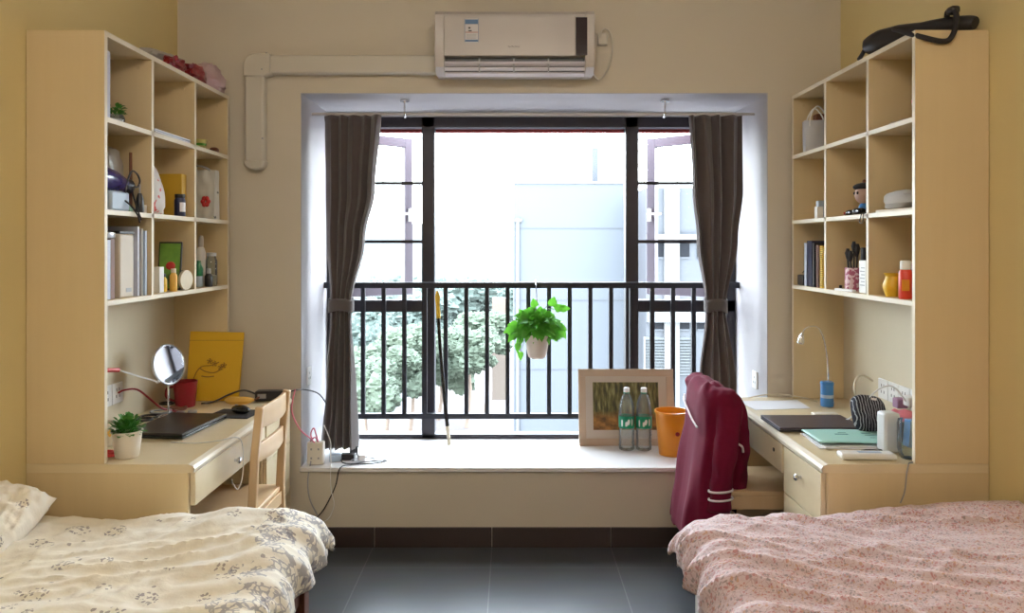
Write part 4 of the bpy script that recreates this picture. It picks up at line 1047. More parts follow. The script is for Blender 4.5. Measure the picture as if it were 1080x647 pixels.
obj('plug_body', MB().lathe([(0,.0),(.013,.0),(.016,.01),(.013,.055),(.007,.075),(.0,.077)], (-1.425,2.915,Z2), 14), 'black', t)
obj('prong', MB().tube([(-1.425,2.915,Z2+.07),(-1.427,2.918,Z2+.11)], .003, 6), 'grey', t)
m = MB().prism([(-1.50,Z2),(-1.43,Z2),(-1.44,Z2+.03),(-1.48,Z2+.045)], 2.85, 2.88, 'y'); single('soap_box', m, mat('dull_green',(.12,.22,.13),.5), 'small dull green box between hair dryer handle and plug', 'box', bevel=.003)
m = B(-1.45,-1.415,2.932,2.953,Z2,Z2+.032); single('small_cube', m, 'white', 'small white cube against the divider beside the black plug', 'cube', bevel=.003)
# row 2 middle
m = crumple((-1.480,3.085,Z2), .072,.105,.108, 8, .16, p=.75, taper=.45); single('plastic_bag', m, 'redprint', 'white plastic bag with red print in the centre cubby of the left unit', 'bag')
m = B(-1.535,-1.432,3.302,3.350,Z2,Z2+.187); single('carton', m, 'gold', 'tall gold carton at the back of the centre cubby of the left unit', 'carton', bevel=.002)
g = Vector((-1.427,3.272,Z2)); t = thing('jar', 'dark navy jar with a white label in the centre cubby of the left unit', 'jar', g)
obj('glass_body', MB().lathe([(0,0),(.021,0),(.023,.004),(.023,.070),(.019,.080),(0,.08)], g, 24), 'navy', t)
obj('lid', MB().lathe([(.020,.080),(.021,.082),(.021,.096),(0,.097)], g, 24), 'black', t)
obj('label_patch', MB().grid(8,2,lambda u,v: g+Vector((.0234*cos(-1.2+u*1.3),.0234*sin(-1.2+u*1.3),.02+.04*v))), 'paperw', t)
# row 2 far : shopping bag
t = thing('shopping_bag', 'white shopping bag with a red flower in the far cubby of the left unit', 'bag', (-1.475,3.655,Z2))
x0,x1,y0,y1,H = -1.540,-1.415,3.615,3.685,.235
m = MB(); m.grid(16,14,lambda u,v: Vector((x0+(x1-x0)*u+.004*nz(v*4,1,2), y0+.012*v+.010*nz(u*4,v*5,1), Z2+.001+H*v))); m.grid(16,14,lambda u,v: Vector((x0+(x1-x0)*u, y1-.012*v+.006*nz(u*4,v*4,6), Z2+.001+H*v)))
m.grid(6,14,lambda u,v: Vector((x1+.004*nz(v*4,3,2), y0+.012*v+(y1-y0-.024*v)*u, Z2+.001+H*v))); m.grid(6,14,lambda u,v: Vector((x0, y0+.012*v+(y1-y0-.024*v)*u, Z2+.001+H*v)))
obj('sack', m, 'flowerbag', t)
m = MB()
for k in range(6):
    q = k*PI/3; m.ball((-1.455+.013*cos(q), y0-.001, Z2+.085+.016*sin(q)), .011,.007,.012,10,6)
obj('red_flower', m, 'red', t)
obj('handle', MB().tube([(-1.51,y0+.02,Z2+H-.01),(-1.505,y0+.018,Z2+H+.02),(-1.46,y0+.012,Z2+H+.012),(-1.43,y0+.02,Z2+H-.01)], .005, 6, smooth=5), 'grey', t)
# row 3 near : books
bk = [(2.634,2.658,.215,'lblue','grey-blue book, nearest the front panel in the lower left cubby'),(2.660,2.690,.218,'cream','pale book second from the front panel in the lower left cubby'),(2.692,2.712,.212,'ppack','blue-grey book just before the brown one in the lower left cubby'),(2.714,2.740,.216,'brown','brown book beside the white binder in the lower left cubby')]
for y0_, y1_, h, mt, lab in bk:
    t = thing('book', lab, 'book', (-1.50,(y0_+y1_)/2,Z1), 'books standing in the lower left cubby')
    m = MB(); m.box(-1.60,-1.432,y0_,y0_+.002,Z1,Z1+h); m.box(-1.60,-1.432,y1_-.002,y1_,Z1,Z1+h); m.box(-1.434,-1.430,y0_,y1_,Z1,Z1+h); obj('cover', m, mt, t)
    obj('pages', B(-1.597,-1.434,y0_+.002,y1_-.002,Z1+.003,Z1+h-.003), 'paperw', t)
single('round_tin', MB().lathe([(0,0),(.060,0),(.063,.004),(.063,.018),(.058,.022),(0,.023)], (-1.475,2.697,Z1+.2185), 36), 'silver', 'flat round silver tin lying on top of the books in the left unit', 'tin')
t = thing('binder', 'thick cream binder with a black top in the lower left cubby', 'binder', (-1.50,2.81,Z1))
obj('cover', B(-1.62,-1.42,2.757,2.860,Z1,Z1+.235), mat('binder_cream',(.60,.52,.42),.5), t, bevel=.006)
obj('top_band', B(-1.62,-1.419,2.756,2.861,Z1+.235,Z1+.245), 'black', t, bevel=.002)
obj('spine_mark', B(-1.4196,-1.419,2.80,2.84,Z1+.02,Z1+.035), 'grey', t)
for i in range(3):
    y_ = 2.885+i*.022; m = MB().box(-1.63,-1.418+.004*i,y_,y_+.012,Z1,Z1+.265-.008*i); single('plastic_folder', m, ('ppack','film','lblue')[i], ('milky plastic folder nearest the cream binder','clear plastic folder in the middle of the three by the divider','bluish plastic folder touching the divider in the lower left cubby')[i], 'folder', 'plastic folders in the lower left cubby', bevel=.001)
# row 3 middle
t = thing('picture_card', 'dark framed card with green leaves and a red flower in the left unit', 'picture', (-1.475,3.28,Z1))
FR = rot((-1.472,3.262,Z1+.001), R(6), R(-8))
m = MB(); m.M = FR; m.box(-.048,.048,0,.010,0,.210); obj('frame', m, 'black', t, bevel=.002)
m = MB(); m.M = FR; m.box(-.042,.042,-.001,.0,.008,.202); obj('leaf_print', m, mat('leaf_print',(.05,.22,.02),.5,(.22,.40,.05),30), t)
m = MB(); m.M = FR; m.ball((.005,-.002,.105),.020,.003,.018,12,8); obj('flower_print', m, 'red', t)
m = B(-1.455,-1.430,3.09,3.13,Z1,Z1+.105); single('pill_carton', m, 'white', 'small white carton next to the divider in the lower middle left cubby', 'carton', bevel=.002)
for i, (y_, x_, h, mt) in enumerate(((3.17,-1.452,.075,'yellow'),(3.205,-1.425,.095,'banana'))):
    g = Vector((x_,y_,Z1)); t = thing('small_bottle', ('yellow bottle with a dark cap beside the small white carton','orange-tinted bottle with a clear cap left of the glass jar')[i], 'bottle', g)
    obj('bottle_body', MB().lathe([(0,0),(.013,0),(.0155,.004),(.0155,h*.68),(.009,h*.8),(.009,h*.82),(0,h*.82)], g, 20), mt, t)
    obj('cap', MB().lathe([(.010,h*.82),(.010,h),(0,h)], g, 16), ('black','cream')[i], t)
t = thing('glass_jar', 'wide clear glass jar with a white lid in the lower middle left cubby', 'jar', (-1.43,3.295,Z1))
GM = rot((-1.470,3.300,Z1+.044), R(-12), 0, R(90))
m = MB(); m.M = GM; m.lathe([(0,0),(.038,.0),(.042,.006),(.042,.050),(.038,.056)], n=28, close=True); obj('glass_body', m, 'clear', t)
m = MB(); m.M = GM; m.lathe([(.040,.055),(.0425,.057),(.0425,.068),(0,.070)], n=28); obj('lid', m, 'cream', t)
# row 3 far
g = Vector((-1.487,3.64,Z1)); t = thing('spray_bottle', 'tall white lotion bottle in the lower far cubby of the left unit', 'bottle', g)
obj('bottle_body', MB().lathe([(0,0),(.019,0),(.021,.005),(.021,.160),(.016,.180),(.010,.186),(0,.186)], g, 24), 'white', t)
obj('cap', MB().lathe([(.012,.186),(.012,.220),(.009,.240),(0,.241)], g, 20), 'offw', t)
g = Vector((-1.462,3.555,Z1)); t = thing('small_bottle', 'green bottle with white lower half before the tall white lotion bottle', 'bottle', g)
obj('bottle_body', MB().lathe([(0,0),(.017,0),(.019,.004),(.019,.05),(.0,.05)], g, 18), 'lblue', t); obj('upper', MB().lathe([(.019,.05),(.019,.085),(.009,.11),(.009,.122),(0,.122)], g, 18), mat('bottle_green',(.0,.18,.05),.3), t)
g = Vector((-1.424,3.575,Z1)); t = thing('small_bottle', 'short black bottle beside the green bottle in the left unit', 'bottle', g)
obj('bottle_body', MB().lathe([(0,0),(.016,0),(.018,.004),(.018,.05),(.009,.062),(0,.062)], g, 18), 'black', t); obj('cap', MB().lathe([(.010,.062),(.010,.085),(0,.085)], g, 14), 'grey', t)
g = Vector((-1.443,3.655,Z1)); t = thing('glass_jar', 'clear glass jar in the far corner of the lower left shelf', 'jar', g)
obj('glass_body', MB().lathe([(0,0),(.024,0),(.027,.006),(.027,.12),(.021,.135),(.021,.142)], g, 26, close=True), 'clear', t); obj('lid', MB().lathe([(.023,.142),(.023,.158),(0,.16)], g, 22), 'silver', t)
obj('contents', MB().lathe([(0,.004),(.023,.004),(.025,.05),(0,.055)], g, 20), 'cream', t)

# ------------------------------------------------------------------ right shelves
# black umbrella bag on top
t = thing('umbrella_bag', 'black shoulder bag for a short umbrella lying on the right shelf unit', 'bag', (1.50,2.82,ZT))
pa_ = [Vector((1.40,3.00,ZT+.045)),Vector((1.425,2.95,ZT+.048)),Vector((1.47,2.88,ZT+.050)),Vector((1.51,2.80,ZT+.048)),Vector((1.55,2.72,ZT+.046)),Vector((1.59,2.655,ZT+.036)),Vector((1.603,2.635,ZT+.030))]
m = MB().tube(pa_, [.030,.046,.046,.034,.029,.027,.022], 20, smooth=4)
for i, v in enumerate(m.v): m.v[i] = Vector((v.x+.004*nz(v.x*30,v.y*30,v.z*30), v.y, max(v.z, ZT+.002)))
obj('bag_body', m, 'black', t)
obj('strap', MB().tube([(1.44,2.87,ZT+.075),(1.41,2.80,ZT+.055),(1.385,2.68,ZT+.010),(1.40,2.606,ZT-.025),(1.47,2.602,ZT-.042),(1.50,2.602,ZT-.030),(1.52,2.604,ZT+.02),(1.535,2.64,ZT+.075),(1.545,2.70,ZT+.088),(1.56,2.73,ZT+.06)], .0095, 8, smooth=6), 'blackm', t)
obj('buckle', MB().ball((1.538,2.655,ZT+.080),.018,.022,.014,14,8,p=.6), 'black', t)
obj('tassel', MB().tube([(1.40,3.0,ZT+.05),(1.385,3.02,ZT+.012),(1.39,3.05,ZT+.008)], .008, 6, smooth=3), 'blackm', t)
m = B(1.40,1.52,3.06,3.22,ZT,ZT+.008); single('notebook', m, 'grey', 'thin dark notebook lying beyond the black bag on the right unit', 'notebook', bevel=.002)
# row 1 far: gift bag
t = thing('gift_bag', 'white paper gift bag with rope handles in the top far right cubby', 'bag', (1.47,3.58,Z3))
m = MB(); m.M = rot((1.452,3.63,Z3+.001), R(80))
m.add([(-.030,-.055,0),(.030,-.055,0),(.030,.055,0),(-.030,.055,0),(-.034,-.060,.148),(.028,-.060,.148),(.028,.060,.148),(-.034,.060,.148)], [(3,2,1,0),(0,1,5,4),(1,2,6,5),(2,3,7,6),(3,0,4,7)])
obj('paper_body', m, mat('pale_blue_white',(.62,.62,.66),.5,(.54,.56,.62),40), t, solid=.002)
for dx in (-.036, .030):
    m = MB(); m.M = rot((1.452,3.63,Z3+.001), R(80)); m.tube([(dx,-.038,.12),(dx,-.034,.17),(dx+.01,-.0,.215),(dx,.034,.17),(dx,.038,.12)], .0035, 6, smooth=6); obj('handle', m, 'white', t)
m = B(1.475,1.54,3.69,3.735,Z3,Z3+.195); single('dark_box', m, 'brown', 'dark box standing behind the white gift bag', 'box', bevel=.003)
# near top: small bits
g = Vector((1.425,2.665,Z3)); t = thing('figurine_cup', 'small white cup half hidden by the front panel of the right unit', 'cup', g)
obj('cup_body', MB().lathe([(0,0),(.016,0),(.020,.03),(.024,.065),(.021,.066),(.014,.006),(0,.005)], g, 20), 'potw', t); obj('rim_band', MB().lathe([(.0232,.055),(.0248,.064)], g, 20, close=True), 'pink', t)
for i, (y_, r) in enumerate(((2.83,.018),(2.88,.022))):
    m = crumple((1.45,y_,Z3), r,r*1.4,.012,i+3,.3,14,8); single('cellophane_scrap', m, 'film', ('nearer small clear cellophane scrap in the right unit top cubby','farther small clear cellophane scrap in the right unit top cubby')[i], 'wrapper', 'cellophane scraps in the right unit')
# row 2 far: small boxes
m = B(1.402,1.432,3.50,3.53,Z2,Z2+.055); single('small_carton', m, 'white', 'small white carton against the divider in the middle far right cubby', 'carton', bevel=.002)
m = B(1.425,1.455,3.54,3.57,Z2,Z2+.085); single('small_carton', m, 'lblue', 'small pale blue carton behind the white one in the right unit', 'carton', bevel=.002)
m = B(1.436,1.466,3.50,3.53,Z2,Z2+.045); single('small_carton', m, 'ppack', 'lowest white and blue carton of the three in the middle far right cubby', 'carton', bevel=.002)
# row 2 mid: doll and sunglasses
g = Vector((1.492,3.22,Z2)); t = thing('round_doll', 'small round beige doll wearing a dark cap in the right unit', 'doll', g)
obj('doll_body', MB().ball(g+Vector((0,0,.030)),.026,.026,.030), 'blue', t)
obj('doll_head', MB().ball(g+Vector((0,0,.092)),.040,.042,.042), mat('doll_skin',(.50,.32,.26),.6), t)
obj('doll_cap', MB().ball(g+Vector((0,.004,.124)),.044,.050,.018), 'blackm', t)
obj('cap_tip', MB().ball(g+Vector((0,.004,.146)),.008,.008,.010), 'brown', t)
m = MB()
for dy in (-.014,.014): m.ball(g+Vector((-.037,dy,.097)),.005,.005,.007,10,6)
obj('doll_eye', m, 'black', t)
t = thing('sunglasses', 'dark sunglasses with a red tip beside the round doll', 'sunglasses', (1.43,3.17,Z2))
obj('lens_bar', MB().ball((1.425,3.13,Z2+.016),.018,.045,.014,16,8,p=.7), 'glossb', t); obj('lens_bar', MB().ball((1.43,3.21,Z2+.014),.018,.035,.012,16,8,p=.7), 'glossb', t)
obj('temple', MB().tube([(1.42,3.25,Z2+.014),(1.44,3.28,Z2+.010),(1.50,3.27,Z2+.005)], .005, 6, smooth=3), 'red', t)
single('key_ring', MB().tube([(1.400+.002*k,3.02+.014*cos(k*.7),Z2+.002-.020+.018*sin(k*.7)) for k in range(10)], .0022, 6), 'black', 'small black key loop hanging over the shelf edge below the doll', 'key ring') if False else None
t = thing('key_loop', 'small black loop hanging over the shelf edge below the doll', 'loop', (1.378,3.02,Z2))
obj('loop_cord', MB().tube([(1.42,3.01,Z2+.003),(1.385,3.01,Z2+.003),(1.379,3.01,Z2-.01),(1.379,3.02,Z2-.032),(1.379,2.995,Z2-.034),(1.379,2.99,Z2-.01),(1.385,2.99,Z2+.003),(1.42,2.992,Z2+.003)], .002, 6, smooth=4), 'black', t)
# row 2 near : clear pillow pack
m = crumple((1.475,2.815,Z2+.012), .068,.110,.036, 9, .15, p=.6); single('cushion_pack', m, 'film', 'cloudy plastic pack lying in the middle near cubby of the right unit', 'pack')
m = MB(); m.M = rot((1.475,2.79,Z2), R(4)); m.box(-.075,.075,-.14,.13,0,.010); single('flat_pack', m, 'cream', 'flat pack under the cloudy plastic pack in the right unit', 'pack', bevel=.002)
m = B(1.41,1.45,2.634,2.66,Z2,Z2+.04); single('small_carton', m, 'lblue', 'pale blue box against the front panel beside the cloudy pack', 'carton', bevel=.002)
# row 3 far: books
bk = [(3.618,3.648,.205,'ppack','grey and white book farthest from the divider on the lower right shelf'),(3.553,3.613,.215,'navy','navy book between the grey book and the dark notebook'),(3.525,3.549,.205,'black','black book left of the yellow spiral notebooks on the lower right shelf')]
for y0_, y1_, h, mt, lab in bk:
    t = thing('book', lab, 'book', (1.50,(y0_+y1_)/2,Z1), 'books standing on the lower right shelf')
    m = MB(); m.box(1.40,1.57,y0_,y0_+.002,Z1,Z1+h); m.box(1.40,1.57,y1_-.002,y1_,Z1,Z1+h); m.box(1.400,1.404,y0_,y1_,Z1,Z1+h); obj('cover', m, mt, t)
    obj('pages', B(1.404,1.567,y0_+.002,y1_-.002,Z1+.003,Z1+h-.003), 'paperw', t)
for i in range(3):
    y_ = 3.496-i*.043; h = .195-.004*i
    t = thing('spiral_notebook', ('dark-covered spiral notebook beside the black book','first yellow spiral notebook right of the dark one on the lower right shelf','yellow spiral notebook nearest the divider on the lower right shelf')[i], 'notebook', (1.5,y_,Z1), 'spiral notebooks on the lower right shelf')
    obj('cover', B(1.402,1.57,y_-.015,y_+.015,Z1,Z1+h), ('brown','yellow','ybag')[i], t, bevel=.001)
    m = MB()
    for k in range(22): m.tube([(1.402+.006*cos(q), y_+.016*sin(q), Z1+.010+k*(h-.02)/21) for q in [2*PI*j/8 for j in range(9)]], .0011, 4)
    obj('spiral', m, 'black', t)
t = thing('clip_box', 'small black clip box at the far end of the lower right shelf', 'box', (1.43,3.66,Z1)); obj('holder', B(1.40,1.455,3.665,3.735,Z1,Z1+.050), 'black', t, bevel=.004); obj('clip', MB().tube([(1.42,3.69,Z1+.05),(1.42,3.69,Z1+.075),(1.42,3.72,Z1+.06)], .003, 6), 'chrome', t)
# row 3 mid
g = Vector((1.455,3.24,Z1)); t = thing('brush_jar', 'pink patterned jar holding dark brushes on the lower right shelf', 'jar', g)
obj('tin', MB().lathe([(0,0),(.036,0),(.036,.098),(.033,.098),(.032,.006),(0,.006)], g, 26), 'pinkjar', t)
for k, (dx, dy, h, tx) in enumerate(((.0,.0,.21,.0),(.012,.014,.20,.01),(-.012,.010,.18,-.01),(.006,-.014,.19,.0),(-.008,-.012,.17,-.012))):
    b = thing('makeup_brush', ('tallest dark brush in the pink jar','dark brush at the back of the pink jar','shorter dark brush at the front of the pink jar','dark brush on the near side of the pink jar','shortest dark brush in the pink jar')[k], 'brush', g+Vector((dx,dy,.01)), 'brushes in the pink jar')
    obj('handle', MB().tube([g+Vector((dx,dy,.008)), g+Vector((dx+tx,dy,h-.04))], .004, 6), 'black', b)
    obj('bristles', MB().tube([g+Vector((dx+tx,dy,h-.045)), g+Vector((dx+tx,dy,h-.02)), g+Vector((dx+tx,dy,h))], [.006,.012,.006], 8), 'blackm', b)
t = thing('white_carton', 'tall white carton beside the pink jar on the lower right shelf', 'carton', (1.44,3.05,Z1)); bx_ = obj('carton_body', B(1.415,1.465,3.045,3.105,Z1,Z1+.132), 'white', t, bevel=.002)
m = MB()
for k in range(6): m.box(1.4143,1.415,3.055,3.095-.01*(k % 2),Z1+.03+k*.014,Z1+.034+k*.014)
obj('printed_lines', m, 'grey', bx_)
g = Vector((1.476,3.17,Z1)); t = thing('dark_bottle', 'dark brown bottle standing behind the tall white carton', 'bottle', g); obj('bottle_body', MB().lathe([(0,0),(.020,0),(.022,.004),(.022,.125),(0,.125)], g, 22), 'brown', t); obj('cap', MB().lathe([(.023,.125),(.023,.18),(.020,.184),(0,.184)], g, 22), 'blackm', t)
m = MB(); m.M = rot((1.400,3.20,Z1), R(6)); m.box(-.009,.009,-.07,.07,0,.010); single('nail_file', m, 'white', 'flat white stick lying in front of the pink jar', 'stick', bevel=.002)
g = Vector((1.42,3.29,Z1)); single('bottle_lid', MB().lathe([(0,0),(.010,0),(.011,.006),(.006,.012),(.007,.02),(0,.022)], g, 14), 'black', 'tiny black bottle lid left of the flat white stick', 'lid')
# row 3 near
g = Vector((1.428,2.86,Z1)); t = thing('vase', 'small yellow vase on the lower right shelf', 'vase', g)
obj('vase_body', MB().lathe([(0,0),(.022,0),(.024,.006),(.032,.03),(.033,.045),(.024,.068),(.022,.076),(.030,.088),(.027,.088),(.019,.076),(.021,.066),(.0,.02)], g, 28), 'yellow', t)
obj('handle', MB().tube([g+Vector((.0,.026,.072)), g+Vector((0,.046,.068)), g+Vector((0,.048,.045)), g+Vector((0,.031,.035))], .004, 6, smooth=4), 'yellow', t)
g = Vector((1.414,2.735,Z1)); t = thing('lotion_bottle', 'red bottle with a white cap on the lower right shelf', 'bottle', g)
obj('bottle_body', MB().lathe([(0,0),(.021,0),(.0235,.005),(.0235,.095),(.018,.105),(0,.105)], g, 24, sy=1.0), mat('bright_red',(.75,.06,.03),.35), t); obj('cap', MB().lathe([(.017,.105),(.019,.107),(.018,.135),(.015,.138),(0,.139)], g, 20), 'white', t)
obj('label_patch', MB().grid(8,2,lambda u,v: g+Vector((.0241*cos(-2.6+u*1.1),.0241*sin(-2.6+u*1.1),.03+.04*v))), 'orange', t)
t = thing('red_carton', 'dark red box behind the red bottle on the lower right shelf', 'box', (1.46,2.66,Z1)); obj('box_body', B(1.475,1.56,2.76,2.84,Z1,Z1+.125), 'dred', t, bevel=.003); obj('box_base', B(1.465,1.53,2.755,2.80,Z1,Z1+.045), 'black', t, bevel=.002)

# ------------------------------------------------------------------ right desk
def sheet(name, lab, cat, cs, z, h, mt, grp=None, par=None):
    n = len(cs); m = MB().prism([(c.x, c.y) for c in cs], z, z+h); return single(name, m, mt, lab, cat, grp)
cs = [PZ(797,433,DZ),PZ(855,431,DZ),PZ(841,422.5,DZ),PZ(778,423.5,DZ)]
sheet('paper_sheet', 'white paper sheet lying at the far end of the right desk', 'paper', cs, DZ, .0012, 'paperw')
for i in range(3):
    m = MB(); m.M = rot((1.292+.006*i, 2.905+.010*i, DZ+.004*i), R((-4,3,-2)[i])); m.box(-.150,.150,-.108,.108,.0003,.004)
    if i < 2: single('paper_stack', m, 'paperw', ('lowest stack of white papers under the teal folder','upper white papers just under the teal folder')[i], 'papers', 'papers under the teal folder', bevel=.001)
t = thing('folder', 'teal paper folder on the right desk in front of the laptop', 'folder', (1.305,2.93,DZ+.008))
m = MB(); m.M = rot((1.305,2.928,DZ+.0085), R(-3)); m.grid(16,12,lambda u,v: Vector((-.155+.31*u, -.108+.216*v, .004+.003*sin(PI*u)+.005*(1-u)*(1-v))))
obj('cover', m, 'teal', t, solid=.003, off=1)
m = MB(); m.M = rot((1.305,2.928,DZ+.0095), R(-3))
for (a, b, w_, h_) in ((-.03,.02,.05,.012),(-.02,.045,.03,.006),(.07,.04,.035,.012),(.08,.01,.05,.005),(.07,-.03,.02,.004)): m.box(a-w_/2,a+w_/2,b-h_/2,b+h_/2,.0102,.0108)
obj('cover_ink', m, 'tealink', t)
a_, b2_ = Vector((1.27,2.77,DZ+.005)), Vector((1.41,2.765,DZ+.005)); t = thing('pen', 'black pen lying between the teal folder and the white box', 'pen', (1.34,2.767,DZ)); obj('barrel', MB().tube([a_, a_+(b2_-a_)*.12, b2_], [.0012,.0045,.0048], 8), 'black', t); obj('clip', MB().tube([b2_+Vector((-.04,0,.006)), b2_+Vector((0,0,.006))], .0012, 6), 'chrome', t)
m = MB(); m.M = rot((1.25,2.685,DZ), R(-3)); m.box(-.095,.095,-.030,.030,0,.022); t = thing('tissue_pack', 'slim white pack at the near corner of the right desk', 'pack', (1.25,2.685,DZ)); obj('pack_body', m, 'white', t, bevel=.008)
m = MB(); m.M = rot((1.25,2.685,DZ), R(-3)); m.box(-.03,.05,-.012,.012,.0218,.0226); obj('pack_label', m, 'lblue', t)
# white pack + blue pack in film
m = MB(); m.M = rot((1.372,2.745,DZ), R(4)); m.grid(1,1,lambda u,v:Vector((0,0,0))); m = MB(); m.M = rot((1.372,2.775,DZ), R(4)); m.box(-.030,.030,-.030,.030,0,.145); t = thing('tissue_box', 'upright white tissue pack in front of the pouch on the right desk', 'tissues', (1.372,2.775,DZ)); obj('pack_body', m, mat('tissue_white',(.66,.68,.70),.4,(.55,.58,.6),20), t, bevel=.010)
m = MB(); m.M = rot((1.405,2.69,DZ), R(0)); m.lathe([(0,0),(.028,0),(.036,.012),(.040,.035),(.041,.120),(.038,.135)], n=28, close=True); t = thing('plastic_cup', 'clear cup holding a blue carton beside the front panel of the right unit', 'cup', (1.405,2.69,DZ)); obj('cup_body', m, 'clear', t)
m = MB(); m.M = rot((1.41,2.69,DZ+.04), R(8), 0, R(5)); m.box(-.022,.022,-.018,.018,0,.095); t = thing('small_carton', 'blue carton standing inside the clear cup on the right desk', 'carton', (1.41,2.69,DZ+.04)); b = obj('carton_body', m, 'blue', t, bevel=.003)
m = MB(); m.M = rot((1.41,2.69,DZ+.04), R(8), 0, R(5)); m.box(-.0225,-.010,-.0185,-.018,.0,.095); obj('pale_stripe', m, 'lblue', b)
# pouch
t = thing('pouch', 'navy and white woven pouch leaning under the right sockets', 'pouch', (1.45,3.05,DZ))
m = MB(); m.M = rot((1.430,3.05,DZ+.076), R(20), R(-22), R(10)); m.ball((0,0,0),.078,.030,.074,28,18,p=.55)
for i, v in enumerate(m.v): v.z = max(v.z, DZ+.001)
obj('pouch_body', m, 'pouch', t)
m = MB(); m.M = rot((1.430,3.05,DZ+.076), R(20), R(-22), R(10)); m.tube([(-.06,-.005,.070),(-.06,-.004,.10),(-.03,0,.145),(.01,.0,.155),(.05,.0,.140)], .0045, 6, smooth=6); obj('strap', m, 'cream', t)
m = MB(); m.M = rot((1.430,3.05,DZ+.076), R(20), R(-22), R(10)); m.box(-.008,.018,-.033,-.030,.050,.058); obj('tag', m, 'white', t)
m = MB(); m.M = rot((1.505,2.93,DZ), R(0)); m.box(-.065,.09,-.075,.075,0,.085); single('dark_box', m, 'black', 'dark box supporting the pink cloth beside the pouch', 'box', bevel=.006)
m = MB(); m.grid(24,20,lambda u,v: Vector((1.435+.135*u, 2.865+.13*v, DZ+.088+.030*(sin(PI*u)*sin(PI*v))**.6+.014*nz(u*5,v*5,3)*sin(PI*u)*sin(PI*v)+.0))); m.grid(24,20,lambda u,v: Vector((1.435+.135*u, 2.865+.13*v, DZ+.0865))); single('folded_cloth', m, 'pink', 'crumpled pink cloth on the dark box beside the pouch', 'cloth', weld=True)
m = MB(); m.ball((1.575,2.79,DZ+.062),.022,.04,.062,18,12,p=.7); single('green_pouch', m, 'dgreen', 'small dark green case behind the blue carton on the right desk', 'case')
for i, (px, py, w_, h_, mt, lab) in enumerate(((870,440,.07,.014,'potw','white charger lying behind the laptop on the right desk'),(948,438,.0,.0,'','' ))[:1]):
    g = PZ(px, py, DZ); m = MB(); m.M = rot(g, R(5)); m.box(-.055,.055,-.02,.02,0,.018); single('phone_charger', m, mt, lab, 'charger', bevel=.004)
g = Vector((1.475,3.565,DZ)); t = thing('blue_tin', 'blue tin standing at the far end of the right desk', 'tin', g); obj('tin_body', MB().lathe([(0,0),(.028,0),(.029,.003),(.029,.100),(.027,.103),(0,.103)], g, 28), 'blue', t); obj('tin_band', MB().lathe([(.0295,.04),(.0295,.055)], g, 28, close=True), 'lblue', t); obj('lid', MB().lathe([(.030,.100),(.030,.112),(.027,.115),(0,.115)], g, 28), 'blue', t)
# plugs in right sockets
single('white_charger', B(XR-.065,XR-.0205,3.02,3.07,.86,.90), 'white', 'white charger plugged into the right sockets', 'charger', bevel=.005)
single('purple_charger', B(XR-.065,XR-.0205,3.11,3.155,.835,.875), mat('mauve',(.35,.18,.30),.5), 'mauve charger plugged into the right sockets', 'charger', bevel=.005)
single('white_cable', MB().tube([(XR-.065,3.045,.88),(1.54,3.03,.92),(1.49,3.0,.95),(1.45,3.02,.93),(1.42,3.10,.85),(1.41,3.20,DZ+.02),(1.39,3.32,DZ+.004)], .003, 6, smooth=6), 'white', 'white cable arching over the pouch from the right sockets', 'cable')
single('cream_cable', MB().tube([(1.16,3.74,DZ+.003),(1.22,3.72,DZ+.02),(1.30,3.70,DZ+.03),(1.40,3.66,DZ+.020),(1.46,3.64,DZ+.004)], .003, 6, smooth=6), 'cream', 'cream cable lying behind the paper sheet on the right desk', 'cable')
single('grey_cable', MB().tube([(1.40,2.640,DZ+.004),(1.375,2.620,DZ+.003),(1.36,2.6095,DZ+.002),(1.352,2.6075,.72),(1.345,2.6075,.66),(1.33,2.6075,.62)], .0025, 6, smooth=5), 'grey', 'thin grey cable dropping over the near edge of the right desk', 'cable')
# gooseneck lamp
t = thing('gooseneck_lamp', 'thin silver gooseneck lamp at the far end of the right desk', 'lamp', (1.50,3.62,DZ))
obj('lamp_base', MB().lathe([(0,0),(.030,0),(.032,.006),(.026,.014),(0,.016)], (1.50,3.62,DZ), 24), 'white', t)
obj('gooseneck', MB().tube([(1.50,3.62,DZ+.014),(1.495,3.60,.90),(1.475,3.58,1.02),(1.445,3.56,1.10),(1.41,3.55,1.127),(1.37,3.55,1.118),(1.352,3.55,1.09)], .0035, 8, smooth=6), 'chrome', t)
obj('lamp_head', MB().tube([(1.354,3.55,1.095),(1.350,3.55,1.080),(1.346,3.55,1.055),(1.344,3.55,1.045)], [.005,.012,.017,.015], 16), 'chrome', t)
m = MB(); m.M = rot((1.3435,3.55,1.0445), 0, 0, R(8)); m.lathe([(.0,-.0005),(.013,0)], n=16, close=True); obj('lamp_lens', m, 'white', t)

# ------------------------------------------------------------------ outside
def outb(name, mb, mats, lab, cat, group=None, **k): return single(name, mb, mats, lab, cat, group, **k)
ZG = -9.0
struct('ground', B(-140,140,8,260,ZG-.5,ZG), 'ground', smooth=False)
YA = 25
xe = (542-540)*YA/F; zt = 1.5+66*YA/F
t = thing('apartment_building', 'pale blue-grey concrete building filling the right of the view outside', 'building', (3.5,YA,ZG))
obj('wall', B(xe,xe+3.88,YA,YA+12,ZG,zt), 'concrete', t)
m = MB()
for z in (1.5+19*YA/F, 1.5-57*YA/F, 1.5-130*YA/F, -5.5): m.box(xe,xe+3.88,YA-.015,YA,z-.02,z+.02)
obj('joint_line', m, 'bgrey', t)
obj('drain_pipe', MB().tube([(xe+.13,YA-.06,ZG),(xe+.13,YA-.06,1.5+30*YA/F)], .06, 10), 'bwhite', t)
obj('pipe_top', MB().tube([(xe+.02,YA-.06,1.5+27*YA/F),(xe+.26,YA-.06,1.5+27*YA/F)], .07, 8), 'bwhite', t)
